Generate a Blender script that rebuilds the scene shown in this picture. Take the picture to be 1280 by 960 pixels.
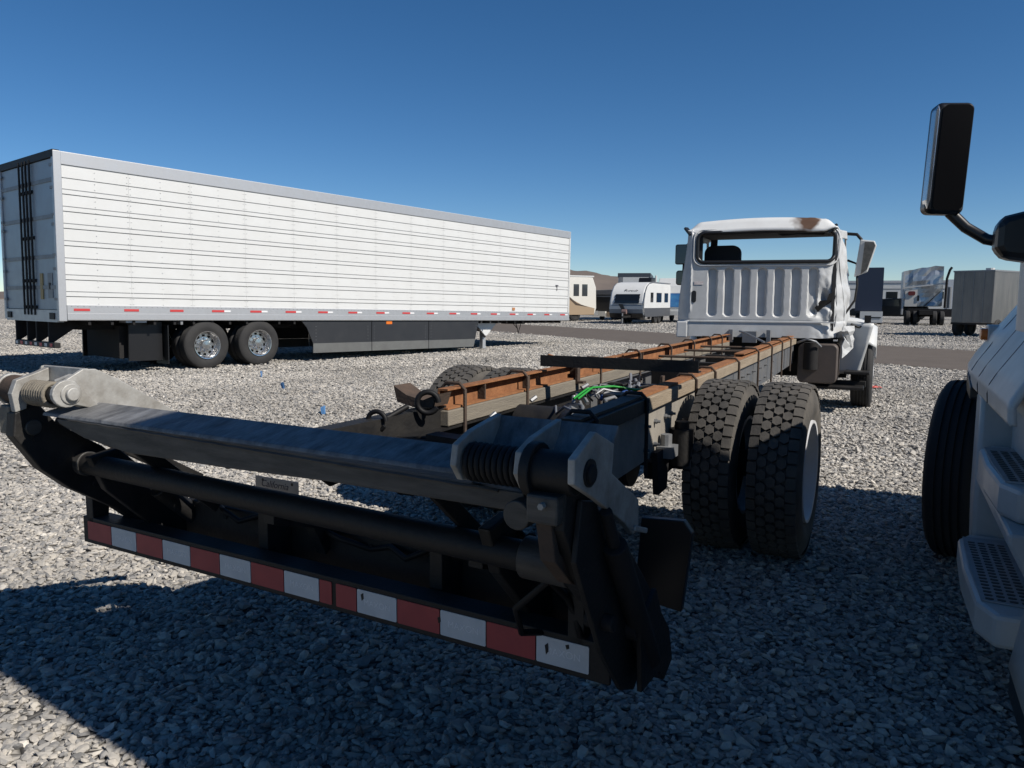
import bpy, math, random
import numpy as np
from mathutils import Matrix, Vector, noise
R = math.radians
random.seed(7)
for o in list(bpy.data.objects): bpy.data.objects.remove(o)
SC = bpy.context.scene
COL = SC.collection
# ------------------------------------------------------------------ camera
CAM_H, PITCH, ROLL = 1.45, math.atan(102.5/950), .006
cam = bpy.data.cameras.new('camera'); cam.sensor_width = 36; cam.lens = 36*950/1280
cam.clip_start = .05; cam.clip_end = 20000
camo = bpy.data.objects.new('camera', cam); COL.objects.link(camo); SC.camera = camo
_w = Vector((1, 0, 0)); _u = Vector((0, math.sin(PITCH), math.cos(PITCH))); _f = Vector((0, math.cos(PITCH), -math.sin(PITCH)))
_r = _w*math.cos(ROLL)+_u*math.sin(ROLL); _up = -_w*math.sin(ROLL)+_u*math.cos(ROLL)
camo.matrix_world = Matrix(((_r.x, _up.x, -_f.x, 0), (_r.y, _up.y, -_f.y, 0), (_r.z, _up.z, -_f.z, CAM_H), (0, 0, 0, 1)))
# ------------------------------------------------------------------ light
SUN_EL, SUN_PHI = R(42), R(34)          # sun to the right and a little behind the camera
to_sun = Vector((math.cos(SUN_EL)*math.cos(SUN_PHI), -math.cos(SUN_EL)*math.sin(SUN_PHI), math.sin(SUN_EL)))
world = bpy.data.worlds.new('World'); SC.world = world; world.use_nodes = True
wn = world.node_tree.nodes; wl = world.node_tree.links
sky = wn.new('ShaderNodeTexSky'); sky.sky_type = 'NISHITA'; sky.sun_disc = False
sky.sun_elevation = SUN_EL; sky.sun_rotation = math.atan2(to_sun.x, to_sun.y)
sky.altitude = 2600; sky.air_density = 1.0; sky.dust_density = 0; sky.ozone_density = 3.0
hs = wn.new('ShaderNodeHueSaturation'); hs.inputs['Saturation'].default_value = 1.25     # clear high-desert blue, the same over the whole dome
wl.new(sky.outputs[0], hs.inputs['Color']); wl.new(hs.outputs[0], wn['Background'].inputs[0]); wn['Background'].inputs[1].default_value = .072
sl = bpy.data.lights.new('sun', 'SUN'); sl.energy = 5.0; sl.angle = R(.53); sl.color = (1, .94, .86)
so = bpy.data.objects.new('sun', sl); COL.objects.link(so); so.rotation_euler = to_sun.to_track_quat('Z', 'Y').to_euler(); so.location = to_sun*60
SC.view_settings.view_transform = 'Standard'; SC.view_settings.look = 'None'; SC.view_settings.exposure = .36; SC.view_settings.gamma = 1
SC.render.engine = 'CYCLES'

# ------------------------------------------------------------------ materials
MATS = {}
ALB = .77      # one albedo scale for the whole scene, balanced with the exposure
def mat(name, col, rough=.6, metal=0., col2=None, scale=6., amt=.5, bump=0., bscale=60., spec=.5, stretch=(1, 1, 1), emit=None, alpha=None, trans=0.):
    if name in MATS: return MATS[name]
    col = tuple(c*ALB for c in col); col2 = col2 and tuple(c*ALB for c in col2)
    m = bpy.data.materials.new(name); m.use_nodes = True; nt = m.node_tree; b = nt.nodes['Principled BSDF']
    b.inputs['Base Color'].default_value = (*col, 1); b.inputs['Roughness'].default_value = rough; b.inputs['Metallic'].default_value = metal
    b.inputs['Specular IOR Level'].default_value = spec
    if trans: b.inputs['Transmission Weight'].default_value = trans
    if col2 is not None or bump:
        tc = nt.nodes.new('ShaderNodeTexCoord'); mp = nt.nodes.new('ShaderNodeMapping'); mp.inputs['Scale'].default_value = stretch
        nt.links.new(tc.outputs['Object'], mp.inputs[0])
    if col2 is not None:
        n = nt.nodes.new('ShaderNodeTexNoise'); n.inputs['Scale'].default_value = scale; n.inputs['Detail'].default_value = 6; n.inputs['Roughness'].default_value = .65
        nt.links.new(mp.outputs[0], n.inputs['Vector'])
        r = nt.nodes.new('ShaderNodeValToRGB'); e = r.color_ramp.elements
        e[0].position = .5-.18; e[1].position = .5+.28; e[0].color = (*col, 1)
        e[1].color = tuple(col[i]*(1-amt)+col2[i]*amt for i in range(3))+(1,)
        nt.links.new(n.outputs['Fac'], r.inputs[0]); nt.links.new(r.outputs[0], b.inputs['Base Color'])
        mr = nt.nodes.new('ShaderNodeMapRange'); mr.inputs['To Min'].default_value = max(.05, rough-.08); mr.inputs['To Max'].default_value = min(1, rough+.15)
        nt.links.new(n.outputs['Fac'], mr.inputs[0]); nt.links.new(mr.outputs[0], b.inputs['Roughness'])
    if bump:
        n2 = nt.nodes.new('ShaderNodeTexNoise'); n2.inputs['Scale'].default_value = bscale; n2.inputs['Detail'].default_value = 4
        nt.links.new(mp.outputs[0], n2.inputs['Vector'])
        bp = nt.nodes.new('ShaderNodeBump'); bp.inputs['Strength'].default_value = bump; bp.inputs['Distance'].default_value = .01
        nt.links.new(n2.outputs['Fac'], bp.inputs['Height']); nt.links.new(bp.outputs[0], b.inputs['Normal'])
    MATS[name] = m; return m
W_PAINT = mat('white_paint', (.66, .67, .66), .35, 0, (.56, .55, .51), 3.5, .5)
W_CAB = mat('weathered_cab_paint', (.60, .61, .61), .42, 0, (.42, .42, .41), 5, .7, .05, 30)
W_ALU = mat('white_panel_paint', (.70, .71, .70), .4, 0, (.60, .60, .58), 1.3, .7)
TR_RAIL = mat('aluminium_rail', (.58, .59, .60), .42, .55, (.44, .45, .46), 5, .7)
DOOR_G = mat('door_panel', (.34, .40, .45), .4, .15, (.32, .35, .38), 2.5, .7)
GREYM = mat('grey_steel', (.30, .31, .32), .5, .5, (.2, .2, .2), 8, .6)
BLACKS = mat('black_steel', (.0085, .0085, .0095), .55, 0, (.034, .031, .027), 7, .8, .2, 60, .3)
BLACKP = mat('black_plastic', (.012, .012, .013), .35)
DARKBOX = mat('dark_undercarriage', (.012, .012, .013), .75, 0, (.035, .032, .03), 5, .8, spec=.25)
RUBBER = mat('tyre_rubber', (.05, .048, .045), .85, 0, (.17, .155, .135), 5, .8, .2, 90, .3)
CLEANRUB = mat('dark_tyre_rubber', (.024, .024, .025), .75, 0, (.055, .053, .05), 4, .7, .1, 90, .3)
RUST = mat('rusty_channel', (.37, .17, .075), .85, 0, (.13, .055, .028), 9, .9, .4, 70, .2)
RUSTD = mat('dark_rust', (.10, .07, .052), .8, 0, (.05, .042, .037), 12, .9, .3, 80, .2)
SILL = mat('grey_wood_sill', (.27, .24, .19), .85, 0, (.15, .135, .115), 5, .9, .4, 50, .2, (6, .5, 6))
SILL_R = mat('tan_wood_sill', (.36, .295, .215), .8, 0, (.20, .16, .115), 5, .9, .4, 50, .2, (6, .5, 6))
FRAMEM = mat('dusty_frame_steel', (.36, .33, .28), .7, .1, (.18, .16, .14), 4, .9, .15, 60)
FRAMEF = mat('blue_grey_frame_steel', (.10, .11, .125), .6, .2, (.2, .18, .15), 4, .7, .15, 60)
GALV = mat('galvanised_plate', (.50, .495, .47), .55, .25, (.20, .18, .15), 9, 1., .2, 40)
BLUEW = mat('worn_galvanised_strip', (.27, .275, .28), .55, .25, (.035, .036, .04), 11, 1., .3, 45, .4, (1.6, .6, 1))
WORN = mat('worn_grey_steel', (.10, .094, .085), .5, .3, (.018, .018, .018), 4, 1., .15, 50, .5, (1, 1, 7))
POLISH = mat('polished_aluminium', (.78, .78, .78), .18, .95, (.55, .55, .55), 12, .6)
WRIM = mat('white_rim_paint', (.72, .73, .74), .4, 0, (.5, .5, .5), 5, .6)
REDT = mat('red_reflective_tape', (.40, .035, .045), .45, 0, (.26, .03, .04), 12, .7)
WHITET = mat('white_reflective_tape', (.62, .66, .68), .4, 0, (.45, .49, .51), 14, .7)
TAPELET = mat('tape_lettering', (.75, .78, .80), .4)
REDW = mat('red_marker_tape', (.55, .05, .05), .5)
GLASSD = mat('dark_window_glass', (.012, .014, .016), .08, 0, spec=.6)
GLASSG = mat('grey_window_glass', (.05, .055, .06), .12, 0, spec=.6)
MIRG = mat('mirror_glass', (.10, .10, .105), .06, 1)
DMIR = mat('dark_reflection_face', (.006, .006, .007), .3, 0, spec=.15)  # dark reflection put into the mirror's own colour
T_WHITE = mat('road_grimed_white_paint', (.66, .67, .66), .32, 0, (.40, .39, .36), 2.2, .75, .03, 30)
TREADP = mat('pale_tread_plate', (.50, .51, .52), .5, .2, (.3, .3, .3), 12, .8)
ORANGE = mat('amber_lens', (.75, .18, .02), .25)
GREENH = mat('green_hose', (.02, .30, .04), .4)
ASPHALT = mat('asphalt_road', (.12, .101, .086), .9, 0, (.165, .142, .122), 1.2, .8, .5, 90, .2)
INTER = mat('cab_interior', (.018, .018, .02), .8)
SEATM = mat('seat_cloth', (.03, .03, .033), .9)
PLASTG = mat('grey_tank_plastic', (.11, .085, .07), .55, 0, (.06, .05, .045), 5, .8)
SKIRT = mat('charcoal_skirt', (.017, .019, .023), .5, 0, (.027, .029, .033), 2, .8)
SKIRTL = mat('light_skirt_band', (.14, .145, .14), .55, 0, (.09, .09, .09), 3, .8)
TAN = mat('tan_vehicle_panel', (.36, .27, .18), .5)
CREAM = mat('cream_vehicle_paint', (.72, .70, .64), .4)
BLUEG = mat('blue_graphic_paint', (.02, .14, .45), .4, 0, (.10, .42, .72), .9, .9, stretch=(1, 1, 2.5))
BLUEF = mat('blue_flagging', (.10, .25, .50), .5)
NAVY = mat('navy_box_paint', (.012, .02, .045), .4)
SILVER = mat('crinkled_silver', (.42, .46, .49), .3, .65, (.62, .64, .66), 2.5, .8)
ALUSIDE = mat('grey_metal_siding', (.16, .155, .15), .35, .6, (.33, .30, .27), 1.5, .9, .4, 3, .5, (2, 2, .35))
CABLE = mat('black_cable', (.008, .008, .009), .6, spec=.25)
PLATEM = mat('number_plate_aluminium', (.55, .56, .56), .45, .2, (.35, .36, .36), 12, .7)
INK = mat('plate_ink', (.05, .06, .12), .6)
STICK = mat('orange_stick', (.45, .2, .08), .7)
REDSC = mat('red_scrap', (.55, .08, .06), .6)

def cab_roof_mat():
    m = mat('burnt_cab_roof_paint', (.78, .79, .78), .38, 0, (.62, .61, .58), 4, .6)
    nt = m.node_tree; b = nt.nodes['Principled BSDF']
    src = b.inputs['Base Color'].links[0].from_socket
    tc = nt.nodes.new('ShaderNodeTexCoord'); mp = nt.nodes.new('ShaderNodeMapping'); mp.vector_type = 'POINT'
    mp.inputs['Location'].default_value = (-.52*2.4, -6.15*1.6, -2.5*2); mp.inputs['Scale'].default_value = (2.4, 1.6, 2)
    nt.links.new(tc.outputs['Object'], mp.inputs[0])
    n = nt.nodes.new('ShaderNodeTexNoise'); n.inputs['Scale'].default_value = 5; nt.links.new(tc.outputs['Object'], n.inputs['Vector'])
    ln = nt.nodes.new('ShaderNodeVectorMath'); ln.operation = 'LENGTH'; nt.links.new(mp.outputs[0], ln.inputs[0])
    ad = nt.nodes.new('ShaderNodeMath'); ad.operation = 'ADD'; nt.links.new(ln.outputs['Value'], ad.inputs[0]); nt.links.new(n.outputs['Fac'], ad.inputs[1])
    r = nt.nodes.new('ShaderNodeValToRGB'); r.color_ramp.elements[0].position = .75; r.color_ramp.elements[1].position = 1.15
    r.color_ramp.elements[0].color = (1, 1, 1, 1); r.color_ramp.elements[1].color = (0, 0, 0, 1); nt.links.new(ad.outputs[0], r.inputs[0])
    mx = nt.nodes.new('ShaderNodeMix'); mx.data_type = 'RGBA'; nt.links.new(r.outputs[0], mx.inputs[0]); nt.links.new(src, mx.inputs[6]); mx.inputs[7].default_value = (.09, .05, .03, 1)
    nt.links.new(mx.outputs[2], b.inputs['Base Color']); return m
W_ROOF = cab_roof_mat()

def ground_mat():
    m = bpy.data.materials.new('gravel_bed'); m.use_nodes = True; nt = m.node_tree; b = nt.nodes['Principled BSDF']
    tc = nt.nodes.new('ShaderNodeTexCoord')
    v = nt.nodes.new('ShaderNodeTexVoronoi'); v.inputs['Scale'].default_value = 21; nt.links.new(tc.outputs['Object'], v.inputs['Vector'])
    v2 = nt.nodes.new('ShaderNodeTexVoronoi'); v2.feature = 'DISTANCE_TO_EDGE'; v2.inputs['Scale'].default_value = 21; nt.links.new(tc.outputs['Object'], v2.inputs['Vector'])
    sp = nt.nodes.new('ShaderNodeSeparateColor'); nt.links.new(v.outputs['Color'], sp.inputs[0])
    r = nt.nodes.new('ShaderNodeValToRGB'); cr = r.color_ramp; cr.elements[0].color = (.08, .078, .075, 1); cr.elements[1].color = (.54, .505, .45, 1)
    for p, c in ((.25, (.23, .222, .21)), (.6, (.35, .332, .30))):
        e = cr.elements.new(p); e.color = (*c, 1)
    nt.links.new(sp.outputs[0], r.inputs[0])
    ed = nt.nodes.new('ShaderNodeMapRange'); ed.inputs['From Max'].default_value = .16; ed.inputs['To Min'].default_value = .25; nt.links.new(v2.outputs['Distance'], ed.inputs[0])
    mx = nt.nodes.new('ShaderNodeMix'); mx.data_type = 'RGBA'; mx.blend_type = 'MULTIPLY'; mx.inputs[0].default_value = 1
    nt.links.new(r.outputs[0], mx.inputs[6]); nt.links.new(ed.outputs[0], mx.inputs[7])
    n = nt.nodes.new('ShaderNodeTexNoise'); n.inputs['Scale'].default_value = .6; n.inputs['Detail'].default_value = 9; n.inputs['Roughness'].default_value = .8; nt.links.new(tc.outputs['Object'], n.inputs['Vector'])
    nr = nt.nodes.new('ShaderNodeMapRange'); nr.inputs['From Min'].default_value = .3; nr.inputs['From Max'].default_value = .7; nr.inputs['To Min'].default_value = .66; nr.inputs['To Max'].default_value = 1.3
    nt.links.new(n.outputs['Fac'], nr.inputs[0])
    m2 = nt.nodes.new('ShaderNodeMix'); m2.data_type = 'RGBA'; m2.blend_type = 'MULTIPLY'; m2.inputs[0].default_value = 1
    nt.links.new(mx.outputs[2], m2.inputs[6]); nt.links.new(nr.outputs[0], m2.inputs[7]); nt.links.new(m2.outputs[2], b.inputs['Base Color'])
    b.inputs['Roughness'].default_value = .9; b.inputs['Specular IOR Level'].default_value = .2
    bp = nt.nodes.new('ShaderNodeBump'); bp.inputs['Strength'].default_value = .9; bp.inputs['Distance'].default_value = .025
    nt.links.new(v2.outputs['Distance'], bp.inputs['Height']); nt.links.new(bp.outputs[0], b.inputs['Normal'])
    return m
def stone_mat():
    m = bpy.data.materials.new('crushed_stone'); m.use_nodes = True; nt = m.node_tree; b = nt.nodes['Principled BSDF']
    oi = nt.nodes.new('ShaderNodeObjectInfo'); r = nt.nodes.new('ShaderNodeValToRGB'); cr = r.color_ramp
    cr.elements[0].color = (.14, .138, .135, 1); cr.elements[1].color = (.56, .525, .47, 1)
    for p, c in ((.12, (.225, .22, .212)), (.45, (.315, .298, .27)), (.75, (.365, .34, .302)), (.95, (.44, .41, .36))):
        e = cr.elements.new(p); e.color = (*c, 1)
    nt.links.new(oi.outputs['Random'], r.inputs[0])
    tc = nt.nodes.new('ShaderNodeTexCoord'); n = nt.nodes.new('ShaderNodeTexNoise'); n.inputs['Scale'].default_value = 2.2; n.inputs['Detail'].default_value = 4
    nt.links.new(tc.outputs['Object'], n.inputs['Vector'])
    nr = nt.nodes.new('ShaderNodeMapRange'); nr.inputs['To Min'].default_value = .7; nr.inputs['To Max'].default_value = 1.3; nt.links.new(n.outputs['Fac'], nr.inputs[0])
    mx = nt.nodes.new('ShaderNodeMix'); mx.data_type = 'RGBA'; mx.blend_type = 'MULTIPLY'; mx.inputs[0].default_value = 1
    ge = nt.nodes.new('ShaderNodeNewGeometry'); n3 = nt.nodes.new('ShaderNodeTexNoise'); n3.inputs['Scale'].default_value = .45; n3.inputs['Detail'].default_value = 5; nt.links.new(ge.outputs['Position'], n3.inputs['Vector'])
    n3r = nt.nodes.new('ShaderNodeMapRange'); n3r.inputs['From Min'].default_value = .3; n3r.inputs['From Max'].default_value = .7; n3r.inputs['To Min'].default_value = .72; n3r.inputs['To Max'].default_value = 1.2; nt.links.new(n3.outputs['Fac'], n3r.inputs[0])
    mm = nt.nodes.new('ShaderNodeMath'); mm.operation = 'MULTIPLY'; nt.links.new(nr.outputs[0], mm.inputs[0]); nt.links.new(n3r.outputs[0], mm.inputs[1])
    nt.links.new(r.outputs[0], mx.inputs[6]); nt.links.new(mm.outputs[0], mx.inputs[7]); nt.links.new(mx.outputs[2], b.inputs['Base Color'])
    b.inputs['Roughness'].default_value = .85; b.inputs['Specular IOR Level'].default_value = .25
    return m
STONE = stone_mat(); GBED = ground_mat()
HILL = mat('dry_hillside', (.185, .155, .135), .95, 0, (.115, .10, .095), .0035, .9, spec=.05)
HILL2 = mat('dry_foothill', (.27, .215, .165), .95, 0, (.19, .155, .125), .006, .9, spec=.05)

# ------------------------------------------------------------------ mesh helpers
class MB:
    def __init__(s, T=None): s.v = []; s.f = []; s.T = T or Matrix.Identity(4)
    def add(s, vs, fs):
        b = len(s.v); T = s.T
        s.v += [tuple(T @ Vector(p)) for p in vs]; s.f += [tuple(b+i for i in q) for q in fs]; return s
    def box(s, x0, x1, y0, y1, z0, z1):
        return s.add([(x, y, z) for z in (z0, z1) for y in (y0, y1) for x in (x0, x1)],
                     [(0, 2, 3, 1), (4, 5, 7, 6), (0, 1, 5, 4), (2, 6, 7, 3), (0, 4, 6, 2), (1, 3, 7, 5)])
    def bar(s, p, q, w, h, up=(0, 0, 1)):
        p = Vector(p); q = Vector(q); d = (q-p).normalized(); a = d.cross(Vector(up))
        if a.length < 1e-4: a = d.cross(Vector((1, 0, 0)))
        a.normalize(); c = a.cross(d); a *= w/2; c *= h/2
        vs = [p-a-c, p+a-c, p+a+c, p-a+c, q-a-c, q+a-c, q+a+c, q-a+c]
        return s.add(vs, [(0, 1, 2, 3), (7, 6, 5, 4), (0, 4, 5, 1), (1, 5, 6, 2), (2, 6, 7, 3), (3, 7, 4, 0)])
    def tube(s, pts, r, seg=8, cap=True, closed=False):
        pts = [Vector(p) for p in pts]; n = len(pts); vs = []; fs = []; ref = None
        rr = r if hasattr(r, '__len__') else [r]*n
        for i, p in enumerate(pts):
            if closed: d = pts[(i+1) % n]-pts[i-1]
            else: d = pts[min(i+1, n-1)]-pts[max(i-1, 0)]
            d.normalize()
            if ref is None:
                ref = d.cross(Vector((0, 0, 1)))
                if ref.length < 1e-3: ref = d.cross(Vector((1, 0, 0)))
            a = ref-d*ref.dot(d); a.normalize(); ref = a; c = d.cross(a)
            vs += [p+(a*math.cos(2*math.pi*k/seg)+c*math.sin(2*math.pi*k/seg))*rr[i] for k in range(seg)]
        for i in range(n if closed else n-1):
            j = (i+1) % n
            fs += [(i*seg+k, i*seg+(k+1) % seg, j*seg+(k+1) % seg, j*seg+k) for k in range(seg)]
        if cap and not closed: fs += [tuple(range(seg))[::-1], tuple((n-1)*seg+k for k in range(seg))]
        return s.add(vs, fs)
    def cyl(s, p, q, r, seg=20, r2=None): return s.tube([p, q], [r, r if r2 is None else r2], seg)
    def prism(s, poly, plane, a, b):
        def P(u, v, w): return {'xy': (u, v, w), 'xz': (u, w, v), 'yz': (w, u, v)}[plane]
        n = len(poly); vs = [P(u, v, a) for u, v in poly]+[P(u, v, b) for u, v in poly]
        fs = [tuple(range(n))[::-1], tuple(range(n, 2*n))]+[(i, (i+1) % n, n+(i+1) % n, n+i) for i in range(n)]
        return s.add(vs, fs)
    def lathe(s, prof, seg=40, closed=False):     # about the x axis; prof = (x, r)
        vs = []; fs = []; n = len(prof)
        for k in range(seg):
            c, t = math.cos(2*math.pi*k/seg), math.sin(2*math.pi*k/seg)
            vs += [(x, r*c, r*t) for x, r in prof]
        for k in range(seg):
            j = (k+1) % seg
            fs += [(k*n+i, k*n+(i+1) % n, j*n+(i+1) % n, j*n+i) for i in range(n if closed else n-1)]
        return s.add(vs, fs)
    def grid(s, fn, nu, nv, skip=None):
        vs = [fn(i/nu, j/nv) for i in range(nu+1) for j in range(nv+1)]; fs = []
        for i in range(nu):
            for j in range(nv):
                if skip and skip((i+.5)/nu, (j+.5)/nv): continue
                a = i*(nv+1)+j; fs.append((a, a+nv+1, a+nv+2, a+1))
        return s.add(vs, fs)
    def mesh(s, name, m, smooth=None):
        me = bpy.data.meshes.new(name); me.from_pydata(s.v, [], s.f); me.materials.append(m)
        import bmesh
        bm = bmesh.new(); bm.from_mesh(me); bmesh.ops.recalc_face_normals(bm, faces=bm.faces); bm.to_mesh(me); bm.free()
        if smooth:
            for p in me.polygons: p.use_smooth = True
            me.set_sharp_from_angle(angle=R(smooth))
        return me
    def build(s, name, m, parent=None, smooth=None, bevel=0, solid=0, label=None):
        o = bpy.data.objects.new(name, s.mesh(name, m, smooth)); COL.objects.link(o)
        if parent: o.parent = parent
        if solid: md = o.modifiers.new('solid', 'SOLIDIFY'); md.thickness = solid; md.offset = 0
        if bevel: md = o.modifiers.new('bevel', 'BEVEL'); md.width = bevel; md.segments = 2; md.limit_method = 'ANGLE'; md.angle_limit = R(40)
        if label: o['label'] = label
        return o
def inst(me, name, parent=None, loc=(0, 0, 0), rot=(0, 0, 0), scale=(1, 1, 1)):
    o = bpy.data.objects.new(name, me); COL.objects.link(o); o.location = loc; o.rotation_euler = rot; o.scale = scale
    if parent: o.parent = parent
    return o
def thing(name, label, cat, loc=(0, 0, 0), deg=0., group=None, slope=0.):
    o = bpy.data.objects.new(name, None); COL.objects.link(o); o.location = loc; o.rotation_euler = (slope, 0, -R(deg)); o.empty_display_size = .2
    o['label'] = label; o['category'] = cat
    if group: o['group'] = group
    return o
def tag(o, label, cat, group=None):
    o['label'] = label; o['category'] = cat
    if group: o['group'] = group
    return o
def struct(o, kind='structure'): o['kind'] = kind; return o
def text(name, body, size, m, parent, M4, shear=0, align='CENTER', ext=.0015):
    cu = bpy.data.curves.new(name, 'FONT'); cu.body = body; cu.size = size; cu.align_x = align; cu.align_y = 'CENTER'; cu.extrude = ext; cu.shear = shear
    t = bpy.data.objects.new(name, cu); COL.objects.link(t); bpy.context.view_layer.update()
    me = bpy.data.meshes.new_from_object(t.evaluated_get(bpy.context.evaluated_depsgraph_get())); bpy.data.objects.remove(t)
    me.materials.clear(); me.materials.append(m)
    o = bpy.data.objects.new(name, me); COL.objects.link(o); o.parent = parent; o.matrix_local = M4; return o
def rrect(x0, x1, z0, z1, r, n=6):
    out = []
    for cx, cz, a0 in ((x1-r, z1-r, 0), (x0+r, z1-r, 90), (x0+r, z0+r, 180), (x1-r, z0+r, 270)):
        out += [(cx+r*math.cos(R(a0+90*k/n)), cz+r*math.sin(R(a0+90*k/n))) for k in range(n+1)]
    return out
def sdrr(x, z, x0, x1, z0, z1, r):
    qx = abs(x-(x0+x1)/2)-(x1-x0)/2+r; qz = abs(z-(z0+z1)/2)-(z1-z0)/2+r
    return math.hypot(max(qx, 0), max(qz, 0))+min(max(qx, qz), 0)-r
def sstep(a, b, t): t = min(1, max(0, (t-a)/(b-a))); return t*t*(3-2*t)
def nz(x, y, z): return noise.noise(Vector((x, y, z)))
def fbm(x, y, z): return noise.fractal(Vector((x, y, z)), 1., 2., 4)

# ------------------------------------------------------------------ ground, gravel, road, hills
G = MB().box(-6000, 6000, -1500, 9000, -1, 0); struct(G.build('ground', GBED))
UP = [(1.94, 46.67), (14.52, 23.86)]; LO = [(1.38, 33.2), (9.91, 16.6)]
def ext(a, b, t): return (a[0]+(b[0]-a[0])*t, a[1]+(b[1]-a[1])*t)
N = 260; up = []; lo = []
for i in range(N+1):
    t = -3.5+8*i/N
    wob = .12*fbm(t*9, 1, 0)+.25*nz(t*2, 3, 0)
    p = ext(*UP, t); q = ext(*LO, t); up.append((p[0]+wob*.88, p[1]+wob*.48)); wob = .12*fbm(t*9, 7, 0)+.25*nz(t*2, 9, 0); q = (q[0]+wob*.88, q[1]+wob*.48); lo.append(q)
rd = MB().add([(x, y, .012) for x, y in lo]+[(x, y, .012) for x, y in up], [(i, i+1, N+2+i, N+1+i) for i in range(N)])
struct(rd.build('road', ASPHALT))
def hills(name, dist, m, fn, x0, x1, n=160):
    def P(u, v):
        x = x0+(x1-x0)*u; h = fn(x)
        return (x+v*40*nz(x*.01, v*3, 1), dist+v*dist*.25, -3+(h+3)*(1-(1-v)**1.6)*(1+.10*fbm(x*.006, v*4, 2)))
    struct(MB().grid(P, n, 14).build(name, m, smooth=60))
hills('hills', 4200, HILL, lambda x: max(8, 168*math.exp(-((x-250)/620)**2)+60*math.exp(-((x-900)/700)**2)+14*fbm(x*.004, 0, 0)+40*math.exp(-((x+2500)/1500)**2)+22), -4200, 5200)
hills('foothill', 2500, HILL2, lambda x: max(3, 46*math.exp(-((x-150)/380)**2)+20*math.exp(-((x-700)/600)**2)+7*fbm(x*.006, 5, 0)), -2600, 3200)

def in_road(x, y):
    (ax, ay), (bx, by) = UP; s1 = (bx-ax)*(y-ay)-(by-ay)*(x-ax)
    (cx, cy), (dx, dy) = LO; s2 = (dx-cx)*(y-cy)-(dy-cy)*(x-cx)
    return (s1 < 0) & (s2 > 0)
def gravel(name, r0, r1, dens, smin, smax, half=42, seed=3, mound=.0):
    rg = np.random.default_rng(seed); area = math.pi*(r1*r1-r0*r0)*(2*half/360.); n = int(area*dens)
    rr = np.sqrt(rg.uniform(r0*r0, r1*r1, n)); th = np.radians(rg.uniform(-half, half, n)); x = rr*np.sin(th); y = rr*np.cos(th)
    keep = ~in_road(x, y); x, y = x[keep], y[keep]; n = len(x)
    s = smin+(smax-smin)*rg.beta(1.5, 4.2, n); s = s*np.where(rg.random(n) < .015, 1.6, 1.); z = s*rg.uniform(-.15, .36, n)
    me = bpy.data.meshes.new(name); me.vertices.add(n); me.vertices.foreach_set('co', np.stack([x, y, z], 1).astype(np.float32).ravel())
    rot = np.stack([rg.normal(0, .30, n), rg.normal(0, .30, n), rg.uniform(0, 6.283, n)], 1)
    a = me.attributes.new('rot', 'FLOAT_VECTOR', 'POINT'); a.data.foreach_set('vector', rot.astype(np.float32).ravel())
    a = me.attributes.new('scl', 'FLOAT', 'POINT'); a.data.foreach_set('value', s.astype(np.float32))
    a = me.attributes.new('idx', 'INT', 'POINT'); a.data.foreach_set('value', rg.integers(0, 7, n).astype(np.int32))
    o = bpy.data.objects.new(name, me); COL.objects.link(o); struct(o, 'stuff'); o['label'] = 'crushed grey gravel stones covering the yard'
    ng = bpy.data.node_groups.new('scatter_stones', 'GeometryNodeTree'); ng.interface.new_socket('Geometry', in_out='INPUT', socket_type='NodeSocketGeometry'); ng.interface.new_socket('Geometry', in_out='OUTPUT', socket_type='NodeSocketGeometry')
    N_ = ng.nodes; Lk = ng.links.new; gi = N_.new('NodeGroupInput'); go = N_.new('NodeGroupOutput')
    ji = N_.new('GeometryNodeGeometryToInstance')
    for k in range(7):
        ic = N_.new('GeometryNodeMeshIcoSphere'); ic.inputs['Radius'].default_value = .5; ic.inputs['Subdivisions'].default_value = 2 if k < 1 else 1
        rv = N_.new('FunctionNodeRandomValue'); rv.data_type = 'FLOAT_VECTOR'; am = .09 if k < 1 else .165
        rv.inputs[0].default_value = (-am,)*3; rv.inputs[1].default_value = (am,)*3; rv.inputs['Seed'].default_value = k*17+seed
        sp = N_.new('GeometryNodeSetPosition'); Lk(ic.outputs['Mesh'], sp.inputs['Geometry']); Lk(rv.outputs[0], sp.inputs['Offset'])
        tf = N_.new('GeometryNodeTransform'); Lk(sp.outputs[0], tf.inputs[0]); tf.inputs['Scale'].default_value = ((1.25, .8, .5), (1.1, .9, .6), (1.4, .75, .42), (1.2, .85, .5), (1.1, 1, .45), (1.5, .7, .5), (1, .9, .7))[k]
        sm = N_.new('GeometryNodeSetMaterial'); Lk(tf.outputs[0], sm.inputs[0]); sm.inputs['Material'].default_value = STONE
        sh = N_.new('GeometryNodeSetShadeSmooth'); Lk(sm.outputs[0], sh.inputs[0]); sh.inputs['Shade Smooth'].default_value = False
        Lk(sh.outputs[0], ji.inputs[0])
    def attr(nm, t):
        q = N_.new('GeometryNodeInputNamedAttribute'); q.data_type = t; q.inputs['Name'].default_value = nm; return q.outputs['Attribute']
    ip = N_.new('GeometryNodeInstanceOnPoints'); Lk(gi.outputs[0], ip.inputs['Points']); Lk(ji.outputs[0], ip.inputs['Instance'])
    ip.inputs['Pick Instance'].default_value = True; Lk(attr('idx', 'INT'), ip.inputs['Instance Index']); Lk(attr('scl', 'FLOAT'), ip.inputs['Scale'])
    er = N_.new('FunctionNodeEulerToRotation'); Lk(attr('rot', 'FLOAT_VECTOR'), er.inputs[0]); Lk(er.outputs[0], ip.inputs['Rotation'])
    Lk(ip.outputs[0], go.inputs[0])
    o.modifiers.new('scatter', 'NODES').node_group = ng
gravel('gravel', 1.2, 7.5, 2700, .015, .062, seed=3)
gravel('gravel', 7.5, 16, 1000, .024, .066, half=40, seed=4)
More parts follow.
